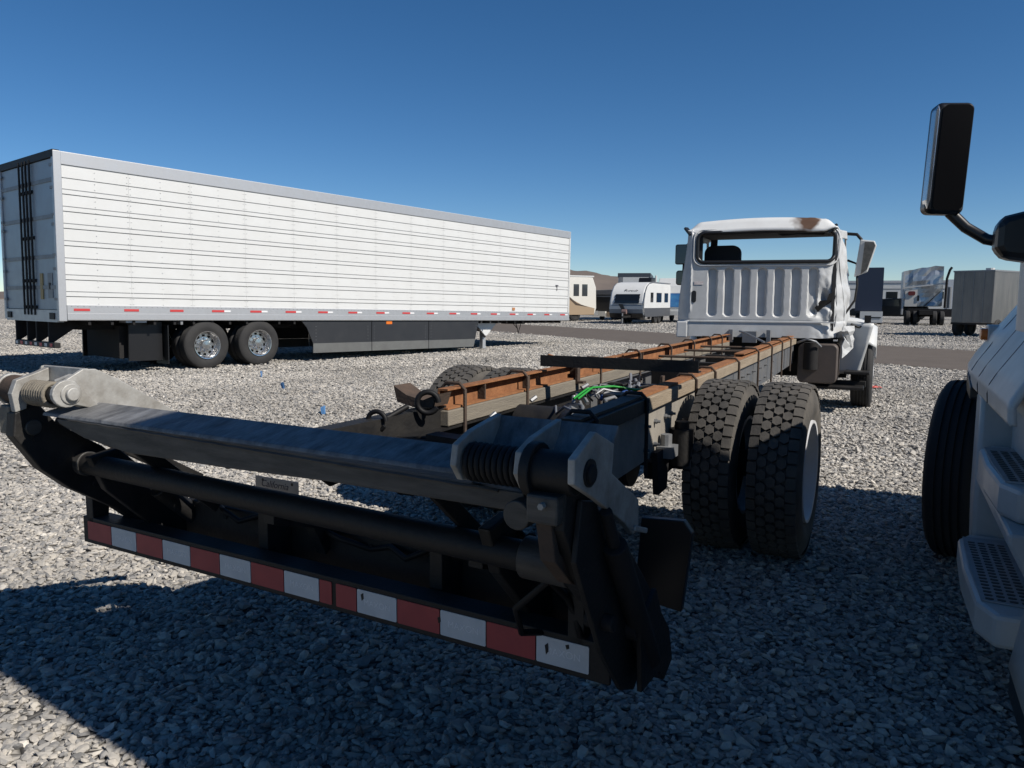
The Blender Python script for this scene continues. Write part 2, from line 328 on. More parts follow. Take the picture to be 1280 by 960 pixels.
gravel('gravel', 16, 34, 330, .03, .085, half=38, seed=5)
gravel('gravel', 34, 66, 42, .05, .13, half=37, seed=6)

# ------------------------------------------------------------------ wheels (axis = x, outer face at +x)
def tyre_mesh(w=.27, rad=.5, rim=.288, blocks=False, m=CLEANRUB, seg=56):
    h = w/2; b = MB(); s = rad/.5
    if blocks:
        t = rad-.022
        b.lathe([(-h+.02, rim), (-h, rim+.05), (-h-.003, rim+.1), (-h+.008, t-.03), (-h+.025, t), (h-.025, t), (h-.008, t-.03), (h+.003, rim+.1), (h, rim+.05), (h-.02, rim), (0, rim-.03)], seg, True)
        n = 46; rows = [(-.405, .1), (-.2, .094), (0, .094), (.2, .094), (.405, .1)]
        for ri, (cx, hw) in enumerate(rows):
            cx *= w*.92; hw *= w*.92
            for k in range(n):
                a0 = 2*math.pi*(k+(ri % 2)*.5)/n; da = 2*math.pi/n*.455
                edge = ri in (0, 4)
                hexa = [(-1, -.55), (0, -1), (1, -.55), (1, .55), (0, 1), (-1, .55)] if not edge else [(-1, -.9), (0, -.95), (1, -.9), (1, .9), (0, .95), (-1, .9)]
                lo_ = []; hi = []
                for px, pa in hexa:
                    x = cx+px*hw; a = a0+pa*da
                    lo_.append((x, (t-.004)*math.cos(a), (t-.004)*math.sin(a))); rr = rad-(.008 if edge and (px*cx > 0) else 0); hi.append((x*.985, rr*math.cos(a), rr*math.sin(a)))
                b.add(lo_+hi, [tuple(range(6, 12))]+[(i, (i+1) % 6, 6+(i+1) % 6, 6+i) for i in range(6)])
    else:
        pr = [(-h+.02, rim), (-h, rim+.05), (-h-.004, rim+.1), (-h+.008, rad-.045), (-h+.028, rad-.012), (-h+.04, rad-.004)]
        for k in range(4):
            x = -h+.04+(2*h-.08)*(k+1)/5
            pr += [(x-.008, rad), (x-.006, rad-.012), (x+.006, rad-.012), (x+.008, rad)]
        pr += [(h-.04, rad-.004), (h-.028, rad-.012), (h-.008, rad-.045), (h+.004, rim+.1), (h, rim+.05), (h-.02, rim), (0, rim-.03)]
        b.lathe(pr, seg, True)
    return b.mesh('tyre', m, 35)
def rim_mesh(m, w=.27, rim=.288, convex=False, holes=10):
    h = w/2; b = MB(); d = (h-.15) if not convex else h-.085
    b.lathe([(h-.012, rim+.006), (h+.002, rim+.004), (h, rim-.012), (h-.02, rim-.02), (d+.02, rim-.035), (d, .235)], 60)
    # disc with real hand holes
    n = holes*4; rings = [.235, .222, .178, .165]
    for k in range(n):
        a0, a1 = 2*math.pi*k/n, 2*math.pi*(k+1)/n
        for i in range(3):
            if i == 1 and k % 4 in (1, 2): continue
            vs = [(d, r*math.cos(a), r*math.sin(a)) for r, a in ((rings[i], a0), (rings[i], a1), (rings[i+1], a1), (rings[i+1], a0))]
            b.add(vs, [(0, 1, 2, 3)])
    b.lathe([(d, .165), (d+.004, .11), (d+.05, .095), (d+.09, .085), (d+.095, 0.0001)], 30)
    for k in range(10):
        a = 2*math.pi*(k+.5)/10; y, z = .137*math.cos(a), .137*math.sin(a); b.cyl((d, y, z), (d+.035, y, z), .016, 6)
    b.lathe([(-h+.01, rim+.004), (-h+.01, rim-.015), (d-.02, rim-.04)], 40)
    return b.mesh('rim', m, 40)
BACKD = MB().lathe([(-.06, .001), (-.06, .25)], 24).mesh('dark_backing', DARKBOX)  # flat dark disc standing in for shade behind the hand holes
T_SM = tyre_mesh(); T_BL = tyre_mesh(blocks=True, m=RUBBER, w=.275); RIM_P = rim_mesh(POLISH); RIM_W = rim_mesh(WRIM); RIM_F = rim_mesh(WRIM, convex=True)
def wheel(parent, loc, tyre, rim, side=1, steer=0, s=1.):
    r = inst(rim, 'wheel', parent, loc, (random.uniform(0, 6), 0, (0 if side > 0 else math.pi)+steer), (1, s, s))
    inst(tyre, 'tyre', r); inst(BACKD, 'dark_backing', r); return r

# ------------------------------------------------------------------ white semi trailer
TA = 39.07
tr = thing('semi_trailer', 'long white corrugated semi trailer parked on gravel with charcoal side skirt', 'trailer', (-8.234, 13.842, 0), TA)
SLOPE = -.015; WU = 3.48
tr.matrix_world = Matrix.Translation((-8.234, 13.842, 0)) @ Matrix.Rotation(-R(TA), 4, 'Z') @ Matrix.Translation((0, WU, 0)) @ Matrix.Rotation(SLOPE, 4, 'X') @ Matrix.Translation((0, -WU, 0))
TL, TW = 16.15, 2.75
# side panels: one mesh of beads, shared
zs = [1.28]
pairs = [(3.38, 3.29), (3.075, 2.985), (2.77, 2.68), (2.46, 2.37), (2.15, 2.06), (1.845, 1.755), (1.54, 1.45)]
prof = [(0, 1.28)]
def groove(z, h0, h1): return [(h0, z-.011), (-.010, z-.006), (-.010, z+.004), (h1, z+.010)]
for a, b_ in reversed(pairs): prof += groove(b_, 0, .008)+groove(a, .008, 0)
prof += groove(3.58, 0, .004)+[(.004, 3.815)]
PWID = 1.235
def side_panel_mesh():
    b = MB(); n = len(prof)
    b.add([(x, y, z) for y in (.0012, PWID-.0012) for x, z in prof], [(i, i+1, n+i+1, n+i) for i in range(n-1)])
    for y in (.03, PWID/2, PWID-.03):
        k = 0; z = 1.33
        while z < 3.78:
            b.add([(.012, y-.007, z-.007), (.012, y+.007, z-.007), (.012, y+.007, z+.007), (.012, y-.007, z+.007), (.019, y, z)], [(0, 1, 4), (1, 2, 4), (2, 3, 4), (3, 0, 4)]); z += .105
    return b.mesh('side_panel', W_ALU)
PM = side_panel_mesh()
for k in range(13):
    inst(PM, 'side_panel', tr, (-.022, .075+k*PWID, 0)); inst(PM, 'side_panel', tr, (-TW+.022, .075+(k+1)*PWID, 0), (0, 0, math.pi))
MB().box(-TW+.03, -.03, .06, TL-.01, 1.05, 3.99).build('body_core', GREYM, tr)
for x in (-.03, -TW-.003): MB().box(x, x+.033, .0, TL, 3.815, 4.04).build('top_rail', TR_RAIL, tr, bevel=.006)
MB().box(-TW+.02, -.02, .02, TL-.02, 3.992, 4.047).build('roof', W_ALU, tr)
br = MB().prism([(-.03, 1.016), (.0, 1.016), (.006, 1.03), (.006, 1.14), (.002, 1.145), (.002, 1.29), (-.006, 1.30), (-.03, 1.30)], 'xz', .13, TL).build('bottom_rail', TR_RAIL, tr)
MB().prism([(-TW+.03, 1.016), (-TW, 1.016), (-TW, 1.3), (-TW+.03, 1.3)], 'xz', .13, TL).build('bottom_rail', TR_RAIL, tr)
b = MB()
for k in range(150): y = .2+k*.106; b.box(.002, .007, y, y+.012, 1.268, 1.28)
struct(b.build('rivet_row', GREYM, br), 'stuff')
RT = MB().box(.006, .009, 0, .28, 1.19, 1.235).mesh('red_tape', REDW); WT = MB().box(.002, .0085, .28, .43, 1.195, 1.232).mesh('white_tape', mat('white_tape', (.8, .8, .8), .4))
for k in range(18):
    y = .24+k*.905; inst(RT, 'red_tape', br, (0, y, 0))
    if k > 2: inst(WT, 'white_tape', br, (0, y, 0))
MB().box(-.035, -.0, TL-.06, TL+.01, 1.02, 4.04).build('front_corner_post', W_ALU, tr)
MB().box(-TW, 0, TL-.03, TL, 1.02, 4.03).build('front_wall', W_ALU, tr)
for x in (-.09, -TW-.008): MB().box(x, x+.098, -.012, .125, 1.0, 4.045).build('rear_corner_post', TR_RAIL, tr, bevel=.01)
MB().box(-TW, 0, -.015, .1, 3.93, 4.06).build('rear_header', BLACKS, tr)
MB().box(-TW+.09, -.09, -.008, .1, .98, 1.2).build('rear_sill', TR_RAIL, tr)
for sx in (-1, 1):
    x0, x1 = (-TW/2+.005, -.095) if sx > 0 else (-TW+.095, -TW/2-.005)
    d = MB().box(x0, x1, .02, .07, 1.21, 3.92).build('rear_door', DOOR_G, tr, bevel=.004)
    for z in (1.62, 2.18, 2.9, 3.55): MB().box(x0+.0, x1, .004, .021, z-.035, z+.035).build('door_rib', GREYM, d)
    for xx in ((-TW/2+.08, -TW/2+.26) if sx > 0 else (-TW/2-.08, -TW/2-.26)):
        MB().cyl((xx, -.015, 1.1), (xx, -.015, 3.98), .019, 8).build('lock_rod', BLACKS, d)
        for z in (1.25, 1.75, 2.55, 3.4): MB().box(xx-.05, xx+.05, -.02, .02, z-.03, z+.03).build('rod_guide', BLACKS, d)
    hx = -.11 if sx > 0 else -TW+.11
    for z in (1.4, 1.95, 2.2, 2.75, 2.92, 3.4, 3.8): MB().box(hx-.07, hx+.05, -.018, .01, z-.025, z+.025).build('hinge', GREYM, d)
    if sx > 0:
        MB().box(-.52, -.30, .01, .021, 1.42, 1.88).build('door_vent', GREYM, d); MB().box(-.45, -.39, .0, .012, 1.58, 1.7).build('vent_latch', BLACKS, d)
        MB().box(-.86, -.74, .0, .021, 1.4, 1.88).build('sticker', mat('tan_sticker', (.45, .33, .14), .6), d)
for x in (-.3, -TW+.3): MB().box(x-.1, x+.1, -.03, .0, 1.03, 1.15).build('tail_lamp', BLACKS, tr)
for x in (-.55, -1.15, -TW+1.15, -TW+.55): MB().prism([(.0, 1.0), (.65, 1.0), (.08, .6), (0, .6)], 'yz', x-.03, x+.03).build('guard_bracket', DARKBOX, tr)
gb = MB().box(-2.2, -.22, -.03, .08, .5, .6).build('rear_guard', BLACKS, tr, bevel=.008)
for k in range(8): MB().box(-2.15+k*.245, -2.03+k*.245, -.033, -.031, .52, .58).build('guard_tape', REDW if k % 2 else WHITET, gb)
# undercarriage
MB().box(-1.9, -.7, .6, 6.2, .82, 1.02).build('slider_box', DARKBOX, tr)
FX = MB().box(-TW+.04, -.04, .5, .55, .93, 1.03).mesh('floor_crossmember', DARKBOX)
for k in range(38): inst(FX, 'floor_crossmember', tr, (0, k*.41, 0))
MB().box(-TW+.02, -.02, .1, TL-.05, 1.028, 1.05).build('floor', DARKBOX, tr)
for dy in (-.625, .625):
    y = WU+dy; MB().cyl((-TW+.3, y, .5), (-.3, y, .5), .065, 14).build('axle', DARKBOX, tr)
    for x, side in ((-.155, 1), (-.49, 1), (-TW+.155, -1), (-TW+.49, -1)): wheel(tr, (x, y, .505+.015*dy), T_SM, RIM_P, side, s=1.01)
for x in (-.62, -TW+.1): MB().box(x, x+.5, 2.05, 2.07, .12, .92).build('mud_flap', BLACKP, tr)
MB().box(-.66, -.03, 2.28, 2.33, .93, 1.0).build('flap_hanger', GREYM, tr)
for x in (-.3, -TW+.28): MB().box(x-.04, x, 1.35, 2.02, .2, .98).build('side_guard_flap', BLACKP, tr)
MB().box(-.36, -.06, 1.2, 1.6, .97, 1.02).build('pale_bracket', TR_RAIL, tr)
MB().box(-2.0, -.5, 1.25, 2.0, .25, .9).build('rear_equipment_box', DARKBOX, tr)
# side skirt, three panels plus pale rubber band
for side, x in ((1, -.05), (-1, -TW+.05)):
    for (y0, y1) in ((5.55, 7.35), (7.37, 9.4), (9.42, 11.5)):
        e0 = .0 if y0 > 6 else .32; e1 = 0 if y1 < 11 else -.22
        s_ = MB().prism([(y0, .47), (y1+e1*.7, .47), (y1, 1.0), (y0-e0, 1.0), (y0-e0*.55, .85)], 'yz', x-.012, x+.012).build('skirt_panel', SKIRT, tr)
        MB().prism([(y0, .24), (y1+e1, .24), (y1+e1*.7, .468), (y0, .468)], 'yz', x-.009, x+.016).build('skirt_band', SKIRTL, s_)
        b = MB()
        for yy in (y0+.08, y1-.12):
            for z in (.55, .63, .71, .79, .87): b.cyl((x, yy, z), (x+.018, yy, z), .008, 6)
        struct(b.build('skirt_bolts', GREYM, s_), 'stuff')
for x in (-.42, -TW+.42):
    lg = MB().box(x-.07, x+.07, 12.05, 12.19, .12, 1.02).build('landing_leg', TR_RAIL, tr, bevel=.01)
    MB().box(x-.15, x+.15, 12.0, 12.25, .0+.13, .16).build('foot_plate', GREYM, lg)
    MB().prism([(11.55, 1.0), (12.75, 1.0), (12.2, .55), (12.02, .55)], 'yz', x+.08, x+.10).build('landing_gusset', W_ALU if x > -1 else GREYM, lg)
    MB().bar((x+.12, 11.55, .95), (x+.12, 12.1, .5), .04, .05).build('landing_brace', DARKBOX, lg)
MB().cyl((-TW+.4, 12.12, .7), (-.35, 12.12, .7), .03, 10).build('landing_cross_shaft', DARKBOX, tr)
MB().box(-.1, -.03, 7.85, 8.05, .92, 1.01).build('side_marker_lamp', ORANGE, tr)
MB().box(-.75, -.2, 13.4, 13.95, .9, 1.02).build('hose_bracket', DARKBOX, tr)
for dx in (0, .1): MB().tube([(-.3-dx, 13.6, .9), (-.28, 13.66, .75), (-.3, 13.72, .6), (-.29, 13.78, .75), (-.28, 13.85, .92)], .012, 6).build('air_hose', CABLE, tr)
MB().tube([(-.006, 15.37, 2.18), (-.006, 15.42, 2.12), (-.006, 15.42, 2.02)], .012, 6).tube([(-.006, 15.47, 2.18), (-.006, 15.42, 2.12)], .012, 6).tube([(-.006, 15.34, 2.2), (-.006, 15.5, 2.2)], .01, 6).build('logo_mark', mat('logo_ink', (.08, .08, .1), .5), tr)
MB().box(-.011, -.006, 13.05, 13.18, 1.33, 1.42).build('orange_sticker', STICK, tr)

# ------------------------------------------------------------------ the stripped truck
TRA = 25.8
tk = thing('stripped_truck', 'wrecked white cab truck with bare rusty frame and folded rear liftgate', 'truck', (.709, 4.822, 0), TRA)
def part(name, b, m, smooth=None, bevel=0, parent=None, **k): return b.build(name, m, parent or tk, smooth, bevel, **k)
# frame rails: C channels
for sx in (-1, 1):
    o_, i_ = .43*sx, .35*sx
    C = lambda: [(o_, .66), (i_, .66), (i_, .672), (o_-.009*sx, .672), (o_-.009*sx, .908), (i_, .908), (i_, .92), (o_, .92)]
    if sx < 0: C = lambda: [(-.43, .60), (-.35, .60), (-.35, .612), (-.421, .612), (-.421, .848), (-.35, .848), (-.35, .86), (-.43, .86)]
    part('frame_rail', MB().prism(C(), 'xz', -1.9, .55), FRAMEM if sx > 0 else BLACKS)
    part('frame_rail', MB().prism(C(), 'xz', .552, 8.1), FRAMEF)
# timber sills and rusty channels
part('timber_sill', MB().box(-.46, -.345, -1.6, 5.75, .865, .938), SILL, bevel=.004)
part('timber_sill', MB().box(.35, .465, -1.95, -1.05, .922, .99), BLACKS, bevel=.004)
part('timber_sill', MB().box(.35, .465, -1.045, 6.05, .922, .99), SILL_R, bevel=.004)
def rail_c(x0, x1, y0, y1, z0, z1, t=.009, mid=None): return MB().box(x0, x1, y0, y1, z0, z0+t).box(x0, x1, y0, y1, z1-t, z1).box(x0, x0+t, y0, y1, z0+t, z1-t)
part('rusty_channel', rail_c(-.415, -.36, -1.58, 1.1, .94, 1.04), RUST)
part('rusty_channel', rail_c(-.415, -.36, 1.15, 5.85, .94, 1.04), RUST)
part('rusty_top_plate', MB().box(.365, .445, -1.05, 1.9, .992, 1.004), RUST)
part('rusty_channel', rail_c(.36, .44, 1.93, 6.0, .992, 1.03), RUST)
part('black_top_plate', MB().box(.365, .445, -1.95, -1.08, .992, 1.004), BLACKS)
for y in (-1.2, -.65, .1, .9, 1.7, 2.6, 3.6, 4.6): part('channel_stop', MB().box(-.405, -.363, y, y+.012, .95, 1.03), RUSTD)
# clamps: U bolts round rail and sill
def ubolt(y, sx, z1=1.07):
    xo, xi = .474*sx, .34*sx
    return MB().tube([(xi, y, .62), (xi, y, z1-.03), (xi+.03*sx, y, z1), (xo-.03*sx, y, z1), (xo, y, z1-.03), (xo, y, .62)], .0095, 7)
for y in (-1.45, -.72, .55, 1.55, 2.6, 3.6, 4.5, 5.2): part('clamp_bolt', ubolt(y, -1, 1.055), RUSTD, 40)
for y in (-1.12, -.04, .55, 1.5, 2.55, 3.5, 4.4, 5.3): part('clamp_bolt', ubolt(y, 1, 1.018 if y < 1.9 else 1.042), RUSTD if y > -1 else BLACKS, 40)
part('clamp_bolt', ubolt(-1.84, 1, 1.02), BLACKS, 40)
for y, sx in ((.05, -1), (-.35, 1)):
    part('clip_angle', MB().box(.33*sx, .345*sx, y, y+.05, .93, 1.03).box(.29*sx, .345*sx, y, y+.06, .915, .93), RUSTD)
# web bolts, brackets
for y in (-1.0, -.82, -.62, -.5, 1.0, 1.35, 1.9, 2.2, 2.5, 2.9, 3.3, 3.8):
    for z in (.72, .84): part('web_bolt', MB().cyl((.43, y, z), (.445, y, z), .014, 6).cyl((.445, y, z), (.462, y, z), .008, 6), GREYM)
part('tank_strap_plate', MB().box(.431, .437, 5.0, 5.5, .68, .9), FRAMEF)
# crossmembers between rails
for y in (-1.85, -.9, .7, 1.9, 3.0, 4.2, 5.4): part('crossmember', MB().box(-.342, .342, y, y+.09, .70, .86), BLACKS, bevel=.006)
for y in (2.2, 3.2, 4.0): part('cross_rod', MB().cyl((-.36, y, .965), (.36, y+.1, .965), .012, 8), RUSTD)
part('bent_strut', MB().tube([(-.05, 4.7, 1.12), (.05, 4.5, 1.11), (.38, 3.6, 1.05)], .012, 8), GREYM)
part('rear_cross_channel', MB().box(-.7, .5, -1.98, -1.9, .66, .86), BLACKS, bevel=.006)
# driveline, tanks and hoses between the rails
part('drive_shaft', MB().cyl((0, .3, .6), (0, 5.9, .72), .05, 14), DARKBOX, 40)
part('air_tank', MB().cyl((-.28, -.95, .79), (.26, -.95, .79), .11, 20), BLACKS, 40)
part('air_tank', MB().cyl((-.05, -.75, .80), (.27, -1.55, .80), .10, 20), BLACKS, 40)
part('valve_block', MB().box(.05, .27, -.55, -.38, .80, .93), BLACKS, bevel=.01)
rg = random.Random(5)
for k in range(14):
    x, y = rg.uniform(-.28, .28), rg.uniform(-1.4, .4); pts = []
    for q in range(6): pts.append((x, y, .86+rg.uniform(0, .07))); x += rg.uniform(-.09, .09); y += rg.uniform(.02, .14); x = max(-.31, min(.31, x))
    part('air_line', MB().tube(pts, rg.choice((.006, .009, .011)), 6), rg.choice((CABLE, CABLE, GREYM, GREYM, mat('blue_line', (.02, .06, .2), .5))), 60)
for k in range(2):
    part('green_hose', MB().tube([(-.02+k*.025, -.82, .93), (.0+k*.03, -.66, .97+k*.008), (.08+k*.025, -.52, .975), (.2, -.42+k*.03, .95), (.27, -.36, .94)], .0065, 7), GREENH, 60)
for k in range(16):
    x, y, z = rg.uniform(-.25, .3), rg.uniform(-1.5, .2), rg.uniform(.86, .94); part('fitting', MB().cyl((x, y, z), (x+rg.uniform(-.03, .03), y+.03, z+.02), .012, 6), GREYM)
# black angle bar lying across rails
ab = tag(MB(Matrix.Translation((.709, 4.822, 0)) @ Matrix.Rotation(-R(TRA), 4, 'Z')).prism([(-.475, 1.068), (-.40, 1.068), (-.40, 1.076), (-.467, 1.076), (-.467, 1.135), (-.475, 1.135)], 'yz', -.37, .575).build('angle_bar', BLACKS, None), 'black steel angle bar lying across both rails of the stripped truck frame', 'steel bar')
# rear axle, wheels
part('rear_axle', MB().cyl((-1.1, 0, .5), (1.0, 0, .5), .08, 16).cyl((-.14, -.2, .5), (.14, -.2, .5), .17, 18), DARKBOX, 40)
for x, side in ((1.01, 1), (.665, -1), (-1.15, -1), (-.79, 1)): wheel(tk, (x, -.07*x, .5), T_BL, RIM_W, side, R(-3))
for sx in (-1, 1):
    part('leaf_spring', MB().bar((.40*sx, -.75, .56), (.40*sx, .75, .56), .075, .09), DARKBOX)
    part('spring_hanger', MB().prism([(-.85, .46), (-.68, .46), (-.64, .69), (-.9, .69)], 'yz', .44*sx, .47*sx), DARKBOX)
    part('spring_hanger', MB().prism([(.65, .5), (.85, .5), (.9, .88), (.6, .88)], 'yz', .44*sx, .47*sx), DARKBOX)
part('brake_chamber', MB().cyl((.50, -.50, .56), (.50, -.50, .76), .065, 18).cyl((.50, -.50, .76), (.50, -.50, .80), .04, 14), BLACKS, 40)
part('shock_absorber', MB().cyl((.5, -.30, .36), (.5, -.38, .80), .03, 12), DARKBOX, 40)
part('hanger_bracket', MB().box(.435, .52, -.78, -.66, .64, .70).cyl((.47, -.72, .70), (.47, -.72, .76), .03, 10), GREYM)
# crumpled channel stub and cable loops at the left rail end
part('bent_channel_stub', MB().prism([(-.57, 1.06), (-.55, .985), (-.46, .965), (-.36, .97), (-.34, 1.03), (-.41, 1.0), (-.5, 1.02)], 'xz', -1.72, -1.58), RUSTD)
def ring(c, r, tilt, n=18, a0=0, a1=330):
    return [(c[0]+r*math.cos(R(a0+(a1-a0)*k/n))*math.cos(tilt), c[1]+r*math.cos(R(a0+(a1-a0)*k/n))*math.sin(tilt), c[2]+r*math.sin(R(a0+(a1-a0)*k/n))) for k in range(n+1)]
part('cable_loop', MB().tube(ring((-.37, -1.74, .995), .048, .5), .013, 7), CABLE, 60); part('cable_loop', MB().tube(ring((-.5, -1.95, .93), .042, .2), .011, 7), CABLE, 60)
part('cable_loop', MB().tube([(-.44, -1.8, .98), (-.52, -1.98, .90), (-.60, -2.15, .895), (-.70, -2.32, .88), (-.85, -2.42, .86)], .013, 7), CABLE, 60)
part('rear_rail_extension', MB().bar((-.42, -1.55, .90), (-.62, -2.32, .86), .09, .12), BLACKS)
part('rear_rail_extension', MB().bar((-.25, -1.9, .82), (.35, -1.95, .80), .09, .14), BLACKS)

# ---- cab (in truck coordinates; back panel is skewed, its right corner pushed in)
CBT = Matrix.Translation((.08, 6.01, 0)) @ Matrix.Rotation(R(8.8), 4, 'Z')
ribs = [(-.775+.213*k, -.655+.213*k) for k in range(7)]
WIN = (-.925, .805, 2.0, 2.395, .09)
def edgeL(z): return -1.16+.115*sstep(1.3, 2.45, z)
def edgeR(z): return .99-.17*sstep(1.2, 2.45, z)
def facet(x, z, c, sd):
    i, j = math.floor(x/c), math.floor(z/c); f, g = x/c-i, z/c-j
    h = lambda a, b: (math.sin(a*12.9898+b*78.233+sd*37.7)*43758.5453) % 1
    if f+g < 1: return h(i, j)+(h(i+1, j)-h(i, j))*f+(h(i, j+1)-h(i, j))*g
    return h(i+1, j+1)+(h(i, j+1)-h(i+1, j+1))*(1-f)+(h(i+1, j)-h(i+1, j+1))*(1-g)
def cab_depth(x, z):
    y = 0.
    for a, b_ in ribs: y += .046*(1-sstep(-.014, .008, sdrr(x, z, a, b_, 1.275, 1.92, .055)))
    y -= .02*(1-sstep(1.205, 1.225, z)) ; y += .012*math.exp(-((z-1.215)/.012)**2)
    y -= .018*sstep(-.06, .0, -sdrr(x, z, WIN[0]-.06, WIN[1]+.06, WIN[2]-.06, WIN[3]+.06, .12))*0
    if x < -1.0: y += ((-1.0-x)/.16)**2*.13
    y -= .014*math.exp(-((x+1.0-.0*z)/.012)**2)*sstep(1.3, 1.4, z)
    if x > .74: y += ((x-.74)/.25)**2*.30
    w = sstep(.52, .78, x)*sstep(2.35, 2.0, z)
    y += w*(.07*facet(x+.3*z, z-.2*x, .17, 1)+.028*facet(x-.4*z, z+.3*x, .075, 5)-.03)
    y += .10*math.exp(-(((x-.72)/.09)**2+((z-1.52)/.13)**2))+.07*math.exp(-(((x-.62)/.07)**2+((z-1.36)/.06)**2))
    y += .05*math.exp(-(((x-.88)/.10)**2+((z-1.85)/.2)**2))
    y += .05*sstep(2.38, 2.46, z)
    return y
def cab_pt(u, v):
    z = 1.0+1.44*v; x = edgeL(z)+(edgeR(z)-edgeL(z))*u
    zz = z+.02*sstep(.6, 1, u)*nz(u*9, v*7, 2); return (x, cab_depth(x, zz), zz-.04*(1-v)*sstep(.9, 1, u)*0)
def cab_skip(u, v):
    z = 1.0+1.44*v; x = edgeL(z)+(edgeR(z)-edgeL(z))*u; return sdrr(x, z, *WIN) < 0
cb = part('cab_back_panel', MB(CBT).grid(cab_pt, 200, 130, cab_skip), W_CAB, 24)
gpath = [(x, cab_depth(x, z)-.004, z) for x, z in rrect(*WIN[:4], .095, 8)]
part('window_gasket', MB(CBT).tube(gpath, .026, 8, closed=True), BLACKP, 50, parent=cb)
gp2 = [(x, cab_depth(x, z)-.012, z) for x, z in rrect(WIN[0]-.05, WIN[1]+.05, WIN[2]-.045, WIN[3]+.04, .12, 8)]
part('window_trim', MB(CBT).tube(gp2, .010, 6, closed=True), W_CAB, 50, parent=cb)
part('cab_vent', MB(CBT).prism(rrect(-.985, -.925, 1.46, 1.62, .028), 'xz', cab_depth(-.95, 1.5)-.012, .03), BLACKP, parent=cb)
part('warning_label', MB(CBT).box(-.955, -.84, -.006, -.002, 1.70, 1.745), mat('label_white', (.75, .74, .72), .5, 0, (.4, .2, .2), 60, .7), parent=cb)
part('flange_strip', MB(CBT).box(-1.0, .86, -.032, .01, 1.198, 1.216), W_CAB, parent=cb)
part('tear_gap', MB(CBT).add([(.60, .055, 1.40), (.66, .03, 1.49), (.74, .03, 1.50), (.76, .02, 1.58), (.83, .04, 1.60), (.85, .06, 1.52), (.78, .05, 1.46), (.72, .06, 1.42), (.64, .07, 1.34)], [tuple(range(9))]), BLACKP, parent=cb)
# corner pillar seams
for x, z0, z1 in ((.86, 1.15, 2.3), (.80, 1.1, 1.5)):
    part('panel_seam', MB(CBT).tube([(x+.012*math.sin(k), cab_depth(x+.012*math.sin(k), z0+(z1-z0)*k/8)-.004, z0+(z1-z0)*k/8) for k in range(9)], .0045, 6), GREYM, 60, parent=cb)
part('left_pillar_foot', MB(CBT).box(-1.175, -1.03, -.03, .12, .98, 1.20), W_CAB, bevel=.015, parent=cb)
# roof: crowned sheet
def roof_pt(u, v):
    # u across, v front-back
    y0, y1 = 6.0, 7.35; xL, xR = -.99, .90
    x = xL+(xR-xL)*u; c = math.sin(math.pi*u)
    ed = min(u, 1-u); side = sstep(0, .09, ed)
    yb = y0+.16*(u-.5)+.0; y = yb+(y1-yb)*v
    z = 2.425+.155*side**.8*(.7+.3*c)
    z -= .17*(1-sstep(0, .09, v))**1.3*side+.05*sstep(.8, 1, v)
    if u > .8: z += .02*facet(u*2, v*1.4, .12, 3)-.01
    y -= .03*(1-sstep(0, .12, v))
    return (x, y-.03, z)
part('cab_roof', MB().grid(roof_pt, 60, 40), W_ROOF, 60, solid=.02)
for x0, x1, yy in ((-1.02, -.93, 5.88), (.80, .9, 6.13)):
    sx = -1 if x0 < 0 else 1
    part('roof_corner_trim', MB().bar((x0+.01 if sx < 0 else x1-.02, yy+.02, 2.47), ((x1+.005) if sx < 0 else x0-.02, yy-.02, 2.37), .07, .03), BLACKP)
# sides
def side_pt(sx, crush):
    def P(u, v):
        z = 1.0+1.44*v; e = edgeL(z) if sx < 0 else edgeR(z)
        p = CBT @ Vector((e, cab_depth(e, z), z)); yf = 7.45-.35*sstep(.55, 1, v)
        y = p.y+(yf-p.y)*u; x = p.x+((1.06*sx-.12*sx*v)-p.x)*sstep(0, 1, u)
        if crush:
            k = math.sin(math.pi*min(1, u*1.0))
            x += k*(.11*facet(y+.3*z, z-.3*y, .24, 2)+.045*facet(y-.4*z, z+.2*y, .1, 4)-.05)
        return (x, y, z)
    return P
def side_skip(u, v): return .42 < u < .92 and .66 < v < .93
part('cab_side', MB().grid(side_pt(-1, False), 30, 40, side_skip), W_CAB, 50, solid=.02)
cs = part('cab_side', MB().grid(side_pt(1, True), 60, 80, side_skip), W_CAB, 20, solid=.02, label='crumpled right cab side')
part('torn_side_sheet', MB().grid(lambda u, v: (1.02+.12*u+.06*nz(u*4, v*4, 2), 6.18+.35*u, 1.16-.42*v*(1-.3*u)+.05*nz(u*6, v*5, 4)), 3, 5), W_CAB, None, solid=.008, parent=cs)
part('torn_side_sheet', MB().grid(lambda u, v: (.98+.10*u+.05*v, 6.14+.3*v+.05*nz(u*5, v*5, 3), 1.1-.22*v+.05*nz(u*6, v*5, 4)), 3, 3), W_CAB, None, solid=.008, parent=cs)
# interior
part('cab_floor', MB().box(-1.0, .95, 6.25, 7.6, .98, 1.06), INTER)
part('dashboard', MB().box(-.95, .92, 7.2, 7.62, 1.05, 1.86), INTER, bevel=.05)
part('inner_back_lining', MB(CBT).box(-1.0, -.86, .05, .1, 1.1, 2.4).box(.8, .84, .05, .1, 1.1, 2.4), INTER)
part('headliner', MB().box(-.93, .84, 6.2, 7.2, 2.40, 2.435), INTER)
part('windshield_pillar', MB().bar((-.97, 7.6, 1.85), (-.88, 7.22, 2.42), .10, .06), INTER); part('windshield_pillar', MB().bar((.97, 7.6, 1.85), (.86, 7.22, 2.42), .06, .06), INTER)
part('driver_seat', MB().prism(rrect(-.86, -.36, 1.4, 2.26, .11), 'xz', 6.42, 6.56).prism(rrect(-.86, -.36, 1.28, 1.45, .06), 'xz', 6.45, 6.98), SEATM, 40, .02)
